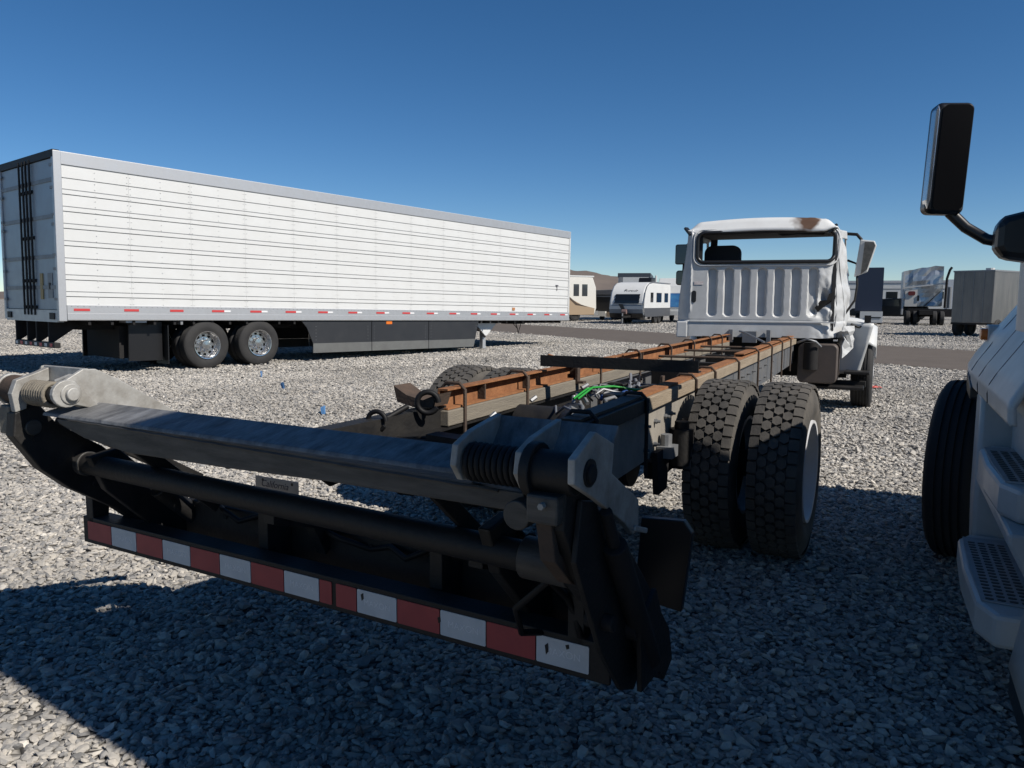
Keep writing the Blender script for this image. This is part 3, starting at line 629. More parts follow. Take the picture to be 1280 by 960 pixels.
part('passenger_seat', MB().prism(rrect(.3, .72, 1.3, 1.85, .1), 'xz', 6.5, 6.62), SEATM, 40, .02)
part('hanging_lining', MB().add([(.1, 6.3, 2.41), (.75, 6.3, 2.41), (.72, 6.32, 2.36), (.4, 6.32, 2.375), (.2, 6.31, 2.36)], [(0, 1, 2, 3, 4)]), INTER, solid=.01)
# hood, fenders, bumper
def hood_pt(u, v):
    x = -1.0+2.0*u; y = 7.5+1.55*v; c = 1-(2*u-1)**2
    return (x*(1-.12*v), y, 1.1+(.62+.12*c-.25*v*v)*sstep(0, .14, min(u, 1-u)*1.0+.0)-.12*v)
part('hood', MB().grid(hood_pt, 24, 14), W_PAINT, 50, solid=.02)
part('front_bumper', MB().box(-1.15, 1.15, 9.0, 9.2, .45, .85), GREYM, bevel=.04)
part('grille', MB().box(-.6, .6, 8.98, 9.03, .85, 1.35), BLACKP)
for sx in (-1, 1):
    def fp(u, v):
        a = R(15+(128 if sx > 0 else 180)*u); r = .66+.03*math.sin(3*v)
        x = (.9+(.52 if sx > 0 else .22)*v)*sx; return (x, 7.35+r*1.05*math.cos(a)-.05*v*sx*0, .58+r*math.sin(a)-(.12*v*v)-.0)
    part('fender', MB().grid(fp, 30, 8), W_PAINT, 50, solid=.015)
    wheel(tk, (1.26 if sx > 0 else -1.02, 7.15 if sx > 0 else 7.3, .5), T_SM, RIM_F, sx)
part('front_axle', MB().bar((-1.05, 7.3, .45), (1.05, 7.3, .45), .1, .12), DARKBOX)
part('rear_fender_skirt', MB().grid(lambda u, v: ((.98-.10*v)+(.40-.05*v)*u, 6.60+.06*v-.05*u+.02*facet(u, v, .35, 3), 1.24-.74*v-.05*u*(1-v)), 8, 12), W_PAINT, 20, solid=.012)
part('fender_bracket', MB().tube([(1.32, 6.62, 1.22), (1.2, 6.58, 1.14), (1.1, 6.55, 1.18)], .018, 8).box(1.26, 1.34, 6.56, 6.6, 1.2, 1.3), BLACKS)
part('fuel_tank', MB().prism(rrect(.50, .98, .42, .93, .07), 'xz', 5.95, 6.9), PLASTG, 40, .015)
part('tank_strap', MB().prism(rrect(.49, .99, .41, .94, .08), 'xz', 6.2, 6.25), BLACKS)
part('step_bar', MB().box(.62, 1.30, 6.15, 6.5, .33, .37).box(.6, 1.32, 6.5, 6.62, .34, .42), BLACKS, bevel=.008)
part('step_plate', MB().box(1.05, 1.36, 6.35, 6.7, .52, .56), BLACKS, bevel=.008)
part('cab_mount', MB().box(-.2, -.02, 5.85, 5.95, .93, 1.08).box(-.38, -.33, 5.86, 5.96, .93, 1.1).box(.1, .15, 5.9, 5.98, .93, 1.1), GREYM)
part('rear_fire_wall', MB().box(-.9, .9, 6.3, 6.35, .55, 1.0), DARKBOX)
part('exhaust_can', MB().cyl((.66, 5.95, .6), (.66, 5.95, .95), .09, 16), DARKBOX, 40)
part('loose_hose', MB().tube([(.5, 5.85, .95), (.62, 5.75, 1.0), (.72, 5.8, .97), (.78, 5.9, .9)], .014, 7), GREYM, 60)
# mirrors of the stripped truck
ml = part('mirror_arm', MB().tube([(-1.0, 7.1, 2.36), (-1.22, 7.05, 2.36), (-1.28, 7.02, 2.3), (-1.29, 7.0, 1.9), (-1.27, 7.0, 1.5), (-1.1, 7.1, 1.22)], .016, 8), BLACKS, 60)
part('mirror_head', MB().prism(rrect(-1.40, -1.17, 2.03, 2.33, .03), 'xz', 6.92, 6.99), BLACKP, bevel=.01, parent=ml)
part('mirror_head', MB().prism(rrect(-1.38, -1.19, 1.72, 1.94, .04), 'xz', 6.92, 6.99), BLACKP, bevel=.01, parent=ml)
part('mirror_glass', MB().prism(rrect(-1.385, -1.185, 2.045, 2.315, .025), 'xz', 6.912, 6.918), MIRG, parent=ml)
part('mirror_glass', MB().prism(rrect(-1.365, -1.205, 1.735, 1.925, .035), 'xz', 6.912, 6.918), MIRG, parent=ml)
mr_ = part('mirror_arm', MB().tube([(.95, 7.0, 2.42), (1.10, 6.95, 2.40), (1.16, 6.93, 2.33), (1.17, 6.92, 2.25)], .022, 8).tube([(1.0, 6.95, 2.05), (1.12, 6.9, 2.0), (1.14, 6.88, 1.7), (1.12, 6.85, 1.5), (1.0, 6.8, 1.3)], .016, 8), BLACKS, 60)
MRT = Matrix.Translation((1.21, 6.9, 2.05)) @ Matrix.Rotation(R(4), 4, 'Y')
part('mirror_head', MB(MRT).prism([(-.10, -.24), (.06, -.16), (.13, .2), (.1, .26), (-.08, .27)], 'xz', -.04, .04), W_PAINT, bevel=.015, parent=mr_, label='broken white right mirror shell')
part('mirror_glass', MB(MRT).prism([(-.02, -.2), (.05, -.13), (.115, .2), (.09, .24), (-.02, .24)], 'xz', -.05, -.041), mat('tan_reflection_glass', (.22, .20, .17), .35, .4, (.05, .05, .05), 22, .9), parent=mr_)  # dark tan reflection painted into the mottled glass colour

# ---- liftgate: s along the beam (x), t forward (y); 30 deg in world
LT = Matrix.Translation((-1.58, -2.57, 0)) @ Matrix.Rotation(R(25.8-30), 4, 'Z')
def lp(name, b, m, smooth=None, bevel=.003, parent=None, **k): return part(name, b, m, smooth, bevel, parent, **k)
def L(): return MB(LT)
bm_ = lp('liftgate_bumper', L().prism([(.0, .405), (.012, .405), (.012, .50), (.09, .508), (.09, .52), (.0, .52)], 'yz', -.025, 2.43), BLACKS)
bounds = [115, 148, 182, 216, 250, 286, 325, 365, 408, 453, 501, 556, 610, 672, 735]
sseg = 2.36/14
def tape_mesh(m, w=sseg-.004): return L().prism(rrect(0, w, .423, .503, .003, 1), 'xz', -.003, -.0005).mesh('tape', m)
for k in range(14):
    s0 = .012+k*sseg; red = k % 2 == 0
    if k == 8:
        for a, w in ((0, .055), (.075, sseg-.079)): lp('red_tape', L().prism(rrect(s0+a, s0+a+w, .423, .503, .003, 1), 'xz', -.003, -.0005), REDT, None, 0, bm_)
    else:
        tp = lp('red_tape' if red else 'white_tape', L().prism(rrect(s0, s0+sseg-.004, .423, .503, .003, 1), 'xz', -.003, -.0005), REDT if red else WHITET, None, 0, bm_)
        if not red: text('tape_lettering', 'MAXON', .03, TAPELET, tp, LT @ Matrix.Translation((s0+sseg/2, -.0032, .463)) @ Matrix.Rotation(R(90), 4, 'X'), ext=.0003)
for s0, z, dz in ((2.235, .468, .018), (2.3, .488, .008), (1.86, .47, .012), (1.55, .48, .014)): lp('tape_chip', L().prism([(s0, z-dz), (s0+.008, z-dz*.4), (s0+.006, z+dz), (s0-.004, z+dz*.5)], 'xz', -.0045, -.0032), BLACKS, None, 0, bm_)
lp('bumper_post', L().prism([(.0, .50), (.07, .50), (.085, .66), (.0, .66)], 'yz', .0, .05), BLACKS)
lp('bumper_post', L().prism([(.0, .50), (.07, .50), (.085, .66), (.0, .66)], 'yz', 2.3, 2.35), BLACKS)
lp('torque_tube', L().cyl((.10, -.1, .795), (2.33, -.1, .762), .043, 28), BLACKS, 40)
lp('tube_collar', L().cyl((.10, -.1, .795), (.21, -.1, .793), .05, 28), WORN, 40); lp('tube_collar', L().cyl((2.22, -.1, .764), (2.36, -.1, .762), .058, 28), WORN, 40)
# platform edge: sloping strip above a dark face
lp('platform_face', L().prism([(.38, 1.018), (.40, 1.0), (.55, .962), (.8, .935), (1.3, .94), (1.7, .95), (2.33, .952), (2.33, 1.0), (1.4, 1.012)], 'xz', -.312, -.285), WORN)
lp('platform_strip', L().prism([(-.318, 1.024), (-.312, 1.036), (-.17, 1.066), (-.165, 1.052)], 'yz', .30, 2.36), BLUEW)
lp('platform_deck', L().box(.46, 2.3, -.284, .05, .962, .992), BLACKS)
for s in (.75, 1.15, 1.6, 2.0): lp('platform_stiffener', L().prism([(-.28, .96), (.04, .96), (.04, .925), (-.2, .90)], 'yz', s, s+.012), BLACKS)
# lower crossbeam
lp('main_beam', L().box(.36, 2.25, .22, .34, .40, .60), BLACKS, bevel=.01)
for s in (.95, 1.75): lp('beam_upright', L().box(s, s+.05, .10, .22, .40, .66), BLACKS)
lp('beam_hook', L().prism([(-.05, .74), (.2, .70), (.25, .55), (.2, .5), (.14, .62), (-.05, .68)], 'yz', 1.15, 1.2), BLACKS)
lp('beam_hook', L().prism([(-.05, .74), (.2, .70), (.25, .55), (.2, .5), (.14, .62), (-.05, .68)], 'yz', 2.0, 2.05), BLACKS)
# lift arms
arm = [(-.35, 1.03), (-.36, .94), (-.27, .80), (-.16, .70), (.02, .58), (.38, .26), (.46, .30), (.42, .42), (.16, .68), (-.02, .85), (-.2, .97), (-.26, 1.05)]
for s in (.15, 2.43): lp('lift_arm', L().prism(arm, 'yz', s-.03, s+.03), BLACKS, bevel=.006)
for s in (.30, 2.12):
    lp('lift_arm', L().prism([(-.16, .84), (-.1, .70), (.36, .24), (.46, .28), (.44, .38), (-.04, .86)], 'yz', s-.02, s+.02), BLACKS, bevel=.006)
    cy = lp('hydraulic_cylinder', L().cyl((s+.09, .42, .36), (s+.09, .08, .68), .04, 16).cyl((s+.09, .08, .68), (s+.09, -.06, .80), .02, 12), BLACKS, 40)
    lp('cylinder_hose', L().tube([(s+.12, .35, .42), (s+.2, .28, .55), (s+.16, .1, .72), (s+.05, .1, .8)], .011, 6), CABLE, 60, 0)
lp('parallel_bar', L().bar((.2, -.2, 1.0), (.2, .42, .62), .03, .06), BLACKS); lp('parallel_bar', L().bar((2.26, -.2, 1.0), (2.26, .42, .62), .03, .06), BLACKS)
lp('deck_roller', L().cyl((.47, -.02, .92), (.47, .12, .90), .035, 14), BLACKS, 40); lp('deck_roller', L().cyl((.72, .02, .90), (.72, .1, .88), .035, 14), BLACKS, 40)
# right end bracket
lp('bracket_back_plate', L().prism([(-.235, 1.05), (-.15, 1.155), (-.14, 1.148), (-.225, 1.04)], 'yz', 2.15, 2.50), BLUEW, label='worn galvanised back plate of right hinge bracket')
chk = [(-.345, 1.02), (-.375, 1.06), (-.365, 1.11), (-.30, 1.135), (-.16, 1.16), (-.20, 1.03), (-.26, 1.0)]
for s in (2.16, 2.335): lp('bracket_cheek', L().prism(chk, 'yz', s, s+.018), GALV)
oc = lp('bracket_cheek', L().prism([(-.40, 1.06), (-.40, 1.115), (-.29, 1.16), (-.18, 1.115), (-.19, 1.045), (-.005, .94), (.0, .86), (-.04, .855), (-.10, .90), (-.28, 1.0)], 'yz', 2.485, 2.503), GALV)
lp('hinge_pin', L().cyl((2.16, -.325, 1.07), (2.515, -.325, 1.07), .022, 16), DARKBOX, 40)
lp('pin_hole_ring', L().cyl((2.503, -.325, 1.072), (2.508, -.325, 1.072), .032, 18), BLACKS, 40, 0)
def helix(s0, s1, t, z, r, n): return [(s0+(s1-s0)*k/(n*14), t+r*math.cos(2*math.pi*k/14), z+r*math.sin(2*math.pi*k/14)) for k in range(n*14+1)]
lp('torsion_spring', L().tube(helix(2.185, 2.33, -.315, 1.062, .042, 9), .0078, 7), CABLE, 60, 0)
lp('spring_core', L().cyl((2.18, -.315, 1.062), (2.335, -.315, 1.062), .034, 16), BLACKP, 40)
lp('hinge_sleeve', L().cyl((2.355, -.325, 1.065), (2.475, -.325, 1.065), .05, 20).cyl((2.355, -.325, 1.065), (2.38, -.325, 1.065), .065, 20), BLACKS, 40)
lp('hinge_block', L().box(2.375, 2.455, -.385, -.30, .955, 1.022), WORN, bevel=.006)
lp('rusty_strap', L().prism([(-.375, .955), (-.36, .955), (-.33, .88), (-.24, .80), (-.16, .76), (-.17, .745), (-.26, .78), (-.35, .86)], 'yz', 2.395, 2.435), RUSTD)
lp('end_roller', L().cyl((2.33, -.35, .955), (2.33, -.27, .955), .036, 16), WORN, 40)
lp('stop_plate', L().prism([(-.30, 1.0), (-.22, .98), (-.13, .80), (-.04, .64), (.12, .42), (.06, .38), (-.03, .42), (-.17, .58), (-.33, .86)], 'yz', 2.462, 2.477), BLACKS)
for k, (sa, ta, za, sb, tb, zb) in enumerate(((.5, .2, .64, 1.0, .18, .62), (1.1, .2, .63, 1.7, .2, .60), (1.6, .2, .64, 2.25, .1, .70), (.35, .05, .84, .8, .2, .66), (2.1, -.02, .86, 2.35, .18, .52), (2.28, -.05, .70, 2.4, .1, .46))):
    pts_ = [(sa+(sb-sa)*q/6, ta+(tb-ta)*q/6+.03*math.sin(q*2+k), za+(zb-za)*q/6-.05*math.sin(math.pi*q/6)+.015*math.cos(q*3+k)) for q in range(7)]
    lp('hydraulic_hose', L().tube(pts_, .011, 7), CABLE, 60, 0)
for s in (.118, 2.398):
    for ta, za in ((-.28, .92), (-.2, .82), (-.06, .70), (.1, .56), (.26, .42)): lp('arm_bolt', L().cyl((s, ta, za), (s+.068, ta, za), .014, 6), DARKBOX, None, 0)
for s in (.36, .62, .88, 1.14, 1.40, 1.66, 1.92, 2.18): lp('beam_bolt', L().cyl((s, .215, .56), (s, .222, .56), .013, 6), DARKBOX, None, 0)
lp('weld_bead', L().tube([(.46+k*.06, -.314, 1.021-.0008*k+.0015*(k % 2)) for k in range(31)], .0045, 5), WORN, 60, 0)
lp('weld_bead', L().tube([(2.165+k*.02, -.232, 1.052+.001*(k % 2)) for k in range(17)], .005, 5), WORN, 60, 0)
for s in (.62, 1.98): lp('deck_link', L().bar((s, -.22, .965), (s+.03, .16, .62), .022, .05), BLACKS)
for s, ta, za, r in ((2.48, -.10, .80, .03), (2.48, .02, .58, .035), (2.48, -.16, .66, .022)): lp('linkage_pin', L().cyl((s-.05, ta, za), (s+.025, ta, za), r, 14), DARKBOX, 40, .003)
lp('end_cylinder', L().cyl((2.50, .12, .45), (2.50, -.16, .86), .032, 14).cyl((2.50, -.16, .86), (2.50, -.22, .96), .016, 10), DARKBOX, 40)
lp('end_bracket', L().prism([(.02, .40), (.16, .40), (.20, .52), (.12, .66), (.0, .60)], 'yz', 2.50, 2.515), BLACKS)
lp('grease_fitting', L().cyl((2.42, -.385, 1.0), (2.42, -.40, 1.0), .008, 6), GALV, None, 0)
lp('edge_strip', L().bar((2.52, -.08, .885), (2.52, .01, .855), .008, .014), GALV)
lp('end_mud_flap', L().prism([(2.27, .42), (2.44, .40), (2.47, .68), (2.44, .72), (2.29, .71)], 'xz', .60, .63), BLACKP)
lp('control_cable', L().tube([(2.3, -.1, .72), (2.2, -.12, .62), (2.18, -.05, .52), (2.25, .05, .50)], .01, 6), CABLE, 60, 0)
L2 = lambda: MB(LT @ Matrix.Translation((.0, 0, 0)))
# left end bracket, sunlit
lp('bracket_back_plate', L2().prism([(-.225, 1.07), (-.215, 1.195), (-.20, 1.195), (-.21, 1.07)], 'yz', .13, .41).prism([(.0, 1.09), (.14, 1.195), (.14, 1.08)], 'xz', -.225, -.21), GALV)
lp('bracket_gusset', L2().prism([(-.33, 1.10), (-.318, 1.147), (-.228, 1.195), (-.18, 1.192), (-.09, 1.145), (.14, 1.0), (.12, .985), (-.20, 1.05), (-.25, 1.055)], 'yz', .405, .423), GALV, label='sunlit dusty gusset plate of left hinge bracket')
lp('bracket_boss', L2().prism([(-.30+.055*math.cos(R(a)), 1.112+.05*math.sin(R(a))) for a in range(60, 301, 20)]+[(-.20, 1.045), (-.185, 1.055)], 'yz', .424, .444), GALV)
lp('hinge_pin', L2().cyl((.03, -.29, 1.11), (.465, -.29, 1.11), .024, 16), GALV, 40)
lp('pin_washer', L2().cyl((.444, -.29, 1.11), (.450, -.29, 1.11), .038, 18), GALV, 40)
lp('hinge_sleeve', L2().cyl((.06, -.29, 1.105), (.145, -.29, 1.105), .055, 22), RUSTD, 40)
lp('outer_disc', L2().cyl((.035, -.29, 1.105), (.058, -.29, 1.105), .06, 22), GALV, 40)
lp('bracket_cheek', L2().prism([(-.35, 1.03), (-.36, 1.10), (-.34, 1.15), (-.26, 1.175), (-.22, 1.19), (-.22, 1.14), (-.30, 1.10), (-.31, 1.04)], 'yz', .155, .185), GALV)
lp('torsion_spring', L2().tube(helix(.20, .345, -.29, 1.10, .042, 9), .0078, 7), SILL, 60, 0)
lp('spring_core', L2().cyl((.19, -.29, 1.10), (.37, -.29, 1.10), .033, 16), BLACKS, 40)
lp('hinge_block', L2().box(.06, .14, -.35, -.25, .94, 1.05), SILL, bevel=.008)
lp('end_roller', L2().cyl((.14, -.29, .965), (.19, -.29, .965), .03, 16), WORN, 40)
lp('spring_end', L2().tube([(.30, -.26, 1.145), (.34, -.23, 1.165), (.37, -.22, 1.16)], .009, 7), GALV, 60, 0)
# number plate hanging under the platform
pt_ = lp('number_plate', L().box(.96, 1.18, .085, .088, .735, .80), PLATEM, bevel=.0)
text('plate_lettering', 'California', .036, INK, pt_, LT @ Matrix.Translation((1.06, .0845, .775)) @ Matrix.Rotation(R(90), 4, 'X'), shear=.3, ext=.0004)
for s in (1.0, 1.15): lp('plate_hole', L().cyl((s, .0842, .788), (s, .0846, .788), .006, 10), BLACKP, 40, 0, pt_)

# ------------------------------------------------------------------ white tractor at the right edge
SA = 26.5
st = thing('white_tractor', 'white highway tractor with perforated cab steps and long black door mirror', 'truck', (2.0, 3.3, 0), SA)
def sp(name, b, m, smooth=None, bevel=0, parent=None, **k): return b.build(name, m, parent or st, smooth, bevel, **k)
pf = [(1.06, .05), (1.12, .045), (1.18, .075), (1.25, .12), (1.36, .19), (1.45, .25), (1.55, .31), (1.66, .40), (1.74, .54), (1.80, .80), (1.83, 1.2)]
def hoodp(u, v, side=0):
    y = -.95+3.3*u; k = v*(len(pf)-1); i = min(int(k), len(pf)-2); f = k-i
    z = pf[i][0]*(1-f)+pf[i+1][0]*f; x = pf[i][1]*(1-f)+pf[i+1][1]*f
    drop = .30*max(0, (y-.8)/1.55)**1.8
    z = z-drop*sstep(1.06, 1.8, z); x += .30*max(0, (y-.95)/1.4)**1.6+.03*sstep(.5, 1.1, y)
    x -= .012*math.exp(-((z-1.30)/.03)**2)*sstep(.0, .6, y)            # pressed body line
    if v < .02: z -= .0
    return (2.4-x if side else x, y, z)
for sd in (0, 1): sp('hood_half', MB().grid(lambda u, v: hoodp(u, v, sd), 44, 60), T_WHITE, 60, solid=.02)
def archp(u, v): a = R(180*u); return (.04+.02*v, 1.18+(.60-.05*v)*math.cos(a), .60+.50*math.sin(a)+.0)
sp('wheel_arch_trim', MB().prism([(.36, 1.0), (.52, 1.02), (.60, 1.10), (.56, 1.12), (.36, 1.06)], 'yz', .03, .30), BLACKP, None, .01)
sp('front_valance', MB().grid(lambda u, v: (.20+.25*v**2, 1.9+.42*v, 1.08-.6*u), 8, 8), T_WHITE, 50, solid=.02)
sp('bumper', MB().box(.25, 2.15, 2.1, 2.4, .35, .85), T_WHITE, bevel=.06)
sp('inner_fender', MB().box(.40, 2.0, .35, 2.1, .7, 1.4), DARKBOX)
lm = sp('side_marker_lamp', MB().prism(rrect(.86, .96, 1.265, 1.325, .02), 'yz', .105, .18), ORANGE, 40, .006)
sp('lamp_bezel', MB().prism(rrect(.845, .975, 1.245, 1.345, .03), 'yz', .135, .20), T_WHITE, 40, .005, lm)
# cab and sleeper, roof fairing
def wall(name, pts, x0, x1, m, **k): return sp(name, MB().prism(pts, 'yz', x0, x1), m, **k)
cabp = [(-2.72, .95), (.28, .95), (.34, 1.62), (.12, 1.75), (-.62, 2.62), (-1.5, 3.16), (-2.42, 3.74), (-2.72, 3.8)]
cbx = MB()
for x0, x1, ins in ((.24, 2.16, 0),):
    n = len(cabp); xs = lambda z, s: (.185+.10*sstep(1.4, 3.6, z)+.12*sstep(3.2, 3.9, z)) if s == 0 else 2.4-(.185+.10*sstep(1.4, 3.6, z)+.12*sstep(3.2, 3.9, z))
    vs = [(xs(z, 0), y, z) for y, z in cabp]+[(xs(z, 1), y, z) for y, z in cabp]
    cbx.add(vs, [tuple(range(n)), tuple(range(n, 2*n))]+[(i, (i+1) % n, n+(i+1) % n, n+i) for i in range(n)])
sp('cab_body', cbx, T_WHITE, 30, .04)
dr = sp('door', MB().prism([(-.85, 1.0), (.12, 1.0), (.14, 1.7), (-.55, 2.5), (-.85, 2.55)], 'yz', .165, .20), T_WHITE, None, .015)
sp('door_window', MB().prism([(-.78, 1.75), (.02, 1.75), (-.5, 2.42), (-.78, 2.46)], 'yz', .162, .182), GLASSD, None, 0, dr)
sp('door_handle', MB().box(.14, .17, -.78, -.62, 1.48, 1.53), BLACKP, None, .008, dr)
sp('windshield', MB().add([(.34, .135, 1.80), (2.06, .135, 1.80), (2.0, -.58, 2.62), (.4, -.58, 2.62)], [(0, 1, 2, 3)]), GLASSD, solid=.01)
# step module
sm_ = sp('step_module', MB().prism([(.162, .30), (.25, .30), (.36, .55), (.36, 1.045), (.17, 1.045)], 'yz', .06, .30), T_WHITE, 40, .02)
def step(zt, x0, y0, y1, d):
    pth = [(x0+.05, y0), (x0, y0+.12), (x0-.012, (y0+y1)/2), (x0, y1-.1), (x0+.05, y1), (d, y1), (d, y0)]
    s = sp('step', MB().prism(pth, 'xy', zt-.12, zt), T_WHITE, None, .018)
    tr_ = sp('tread_plate', MB().prism([(x0+.018, y0+.12), (x0+.012, (y0+y1)/2), (x0+.018, y1-.09), (d, y1-.07), (d, y0+.10)], 'xy', zt+.001, zt+.006), TREADP, None, 0, s)
    hm = MB().prism(rrect(-.0135, .0135, -.0085, .0085, .007, 3), 'xy', 0, .0025).mesh('tread_hole', BLACKP)
    n = int((y1-y0-.26)/.038)
    for c in range(4):
        xx = x0+.045+c*.037
        if xx > d-.015: break
        for k in range(n): inst(hm, 'tread_hole', tr_, (xx, y0+.14+k*.038, zt+.0055))
    return s
sp('sloping_riser', MB().prism([(.062, .70), (.062, .66), (.19, .41), (.30, .41), (.30, .70)], 'xz', -.93, .158), T_WHITE, None, .012)
step(.40, .0, -.88, .155, .225)
step(.82, .055, -.80, .14, .19)
sp('step_riser', MB().prism([(-.95, .70), (.158, .70), (.158, 1.10), (-.95, 1.10)], 'yz', .185, .29), T_WHITE, None, .015)
sp('chassis_fairing', MB().grid(lambda u, v: (.095+.03*v+.03*math.sin(v*3), -.96-1.76*u, .26+.72*v), 12, 10), T_WHITE, 50, solid=.02)
sp('fairing_skirt', MB().box(.10, .112, -2.7, -.9, .14, .27), BLACKP)
# wheel steered, and the rest of the running gear
def sw(loc, side, steer=0): return wheel(st, loc, T_SM, RIM_P, side, steer, 1.02)
sw((.10, 1.18, .51), -1, R(-13)); sw((2.2, 1.18, .51), 1, R(-13))
for y in (-4.9, -6.2):
    for x, s_ in ((.17, -1), (.5, -1), (1.9, 1), (2.23, 1)): sw((x, y, .51), s_)
    sp('drive_axle', MB().cyl((.4, y, .51), (2.0, y, .51), .08, 12), DARKBOX)
for x in (.8, 1.55): sp('chassis_rail', MB().box(x, x+.08, -7.0, 2.1, .7, .98), BLACKS)
sp('steer_axle', MB().bar((.3, 1.18, .48), (2.1, 1.18, .48), .1, .12), DARKBOX)
for yy in (-.30, .10, .46):
    sp('panel_seam', MB().tube([(hoodp((yy+.95)/3.3, q/16)[0]-.010, yy, hoodp((yy+.95)/3.3, q/16)[2]) for q in range(17)], .0035, 5), DARKBOX, 60)
sp('panel_seam', MB().tube([(hoodp(q/20*.75, .62)[0]-.010, hoodp(q/20*.75, .62)[1], hoodp(q/20*.75, .62)[2]) for q in range(21)], .003, 5), DARKBOX, 60)
# door mirror
SM = Matrix.Translation((-.135, .10, 2.085)) @ Matrix.Rotation(R(2.5), 4, 'Y') @ Matrix.Rotation(R(14), 4, 'Z')
mh = sp('mirror_head', MB(SM).prism(rrect(-.085, .072, -.238, .238, .03), 'xz', -.05, .05), BLACKP, 40, .02)
sp('mirror_glass', MB(SM).prism(rrect(-.058, .062, -.222, .226, .026), 'xz', -.056, -.052), DMIR, None, 0, mh)
sp('chrome_edge', MB(SM).prism([(-.089, -.18), (-.078, -.220), (-.07, -.18), (-.07, .20), (-.078, .226), (-.089, .20)], 'xz', -.057, -.0), POLISH, None, .004, mh)
sp('mirror_arm', MB().tube([(-.115, .12, 1.86), (-.05, .11, 1.79), (.03, .10, 1.735), (.09, .08, 1.72), (.16, .06, 1.74)], [.025, .024, .024, .026, .03], 12), BLACKP, 60)
sp('mirror_base', MB().prism([(.05, 1.69), (.075, 1.645), (.28, 1.61), (.34, 1.63), (.34, 1.87), (.2, 1.85), (.08, 1.82), (.05, 1.79)], 'xz', -.06, .10), BLACKP, None, .03)
MB_ = None

# ------------------------------------------------------------------ vehicles across the road
def box_thing(name, label, cat, loc, deg, w, l, h0, h1, m, group=None):
    t = thing(name, label, cat, loc, deg, group); MB().box(-w/2, w/2, -l/2, l/2, h0, h1).build('body', m, t, bevel=.06); return t
def bwheels(t, xs, ys, r=.38, w=.24):
    me = MB().lathe([(-w/2, .1), (-w/2, r*.6), (-w/2, r*.9), (-w*.35, r), (w*.35, r), (w/2, r*.9), (w/2, r*.6), (w/2*.6, r*.5), (w/2*.6, .02)], 20).mesh('wheel', CLEANRUB, 40)
    for x in xs:
        for y in ys: inst(me, 'wheel', t, (x, y, r), (0, 0, 0 if x > 0 else math.pi))
# motorhome seen past the trailer's nose
t = thing('motorhome', 'cream and tan motorhome with swoop graphics beyond the road, beside white semi trailer', 'motorhome', (1.3, 58.4, 0), 60)
MB().prism([(-5.5, .5), (5.2, .5), (5.4, 1.0), (5.35, 2.6), (5.0, 3.45), (-5.3, 3.5), (-5.5, 3.2)], 'yz', -1.25, 1.25).build('body', CREAM, t, bevel=.08)
# near side faces -x after rotation; swoops and windows on both flanks
for sx in (-1, 1):
    x = 1.255*sx
    MB().prism([(-5.4, .5), (5.15, .5), (5.2, 1.0), (4.0, 1.25), (2.6, 1.9), (2.2, 1.7), (1.2, 1.25), (-.5, 1.9), (-5.4, 1.95)], 'yz', min(x, x+.01*sx), max(x, x+.01*sx)).build('lower_swoop', TAN, t)
    MB().prism([(4.6, 1.1), (3.5, 1.4), (2.5, 2.1), (2.5, 1.95), (3.4, 1.25)], 'yz', min(x+.012*sx, x+.02*sx), max(x+.012*sx, x+.02*sx)).build('swoosh', mat('brown_swoosh', (.08, .06, .045), .4), t)
    for y0, y1 in ((4.0, 4.5), (3.2, 3.7), (.6, 1.1), (-2, -1), (-4, -3.2)): MB().box(min(x, x+.015*sx), max(x, x+.015*sx), y0, y1, 1.95, 2.85).build('window', GLASSG, t)
MB().box(-.5, .5, -1, 0, 3.5, 3.8).build('roof_unit', CREAM, t); MB().box(-1.28, 1.28, -5.2, 5.1, 3.42, 3.52).build('roof_edge', W_PAINT, t)
MB().box(-1.0, 1.0, 5.35, 5.42, 1.6, 2.7).build('windshield', GLASSG, t); MB().box(-1.2, 1.2, 5.2, 5.6, .45, .8).build('bumper', GREYM, t)
bwheels(t, (-1.1, 1.1), (-2.2, 3.4), .5)
# dark folded camper
t = thing('camper_trailer', 'low dark folded camper trailer between the motorhome and the rounded travel trailer', 'camper', (8.2, 63, 0), 26)
MB().box(-.85, .85, -1.6, 1.8, .62, 2.05).build('body', mat('dark_brown_body', (.012, .010, .009), .6), t)
MB().prism([(-1.0, 2.05), (1.0, 2.05), (.9, 2.35), (.5, 2.5), (-.9, 2.45)], 'xz', -1.7, 1.9).build('folded_top', mat('grey_canvas', (.12, .12, .125), .7), t, bevel=.05)
MB().box(-.98, .98, -1.62, -1.6, 1.9, 2.0).build('trim_strip', GREYM, t); MB().box(-.9, .1, -1.95, -1.65, .35, .75).build('front_locker', CREAM, t); MB().box(.2, .95, -1.9, -1.65, .3, .7).build('battery_case', TAN, t)
bwheels(t, (-.9, .9), (.2,), .33)
# rounded travel trailer
t = thing('travel_trailer', 'white rounded travel trailer with dark front window and script lettering', 'travel trailer', (8.75, 53.5, 0), 27)
nose = [(-2.0, .55), (-2.35, .75), (-2.45, 1.1), (-2.38, 1.6), (-2.15, 2.15), (-1.75, 2.55), (-1.2, 2.78), (-.4, 2.86), (4, 2.86), (4.2, 2.6), (4.2, .55)]
MB().prism(nose, 'yz', -1.22, 1.2).build('body', W_ALU, t, 25, .12)
MB().prism([(-2.02, .5), (-2.42, .72), (-2.50, 1.02), (-2.44, 1.3), (-2.40, 1.3), (-2.0, .5)], 'yz', -1.18, 1.16).build('lower_cap', mat('blue_grey_cap', (.20, .235, .27), .4), t)
MB().prism([(-1.9, .3), (-2.3, .45), (-2.46, .74), (-2.38, .74), (-1.9, .5)], 'yz', -1.18, 1.16).build('black_skirt', BLACKP, t)
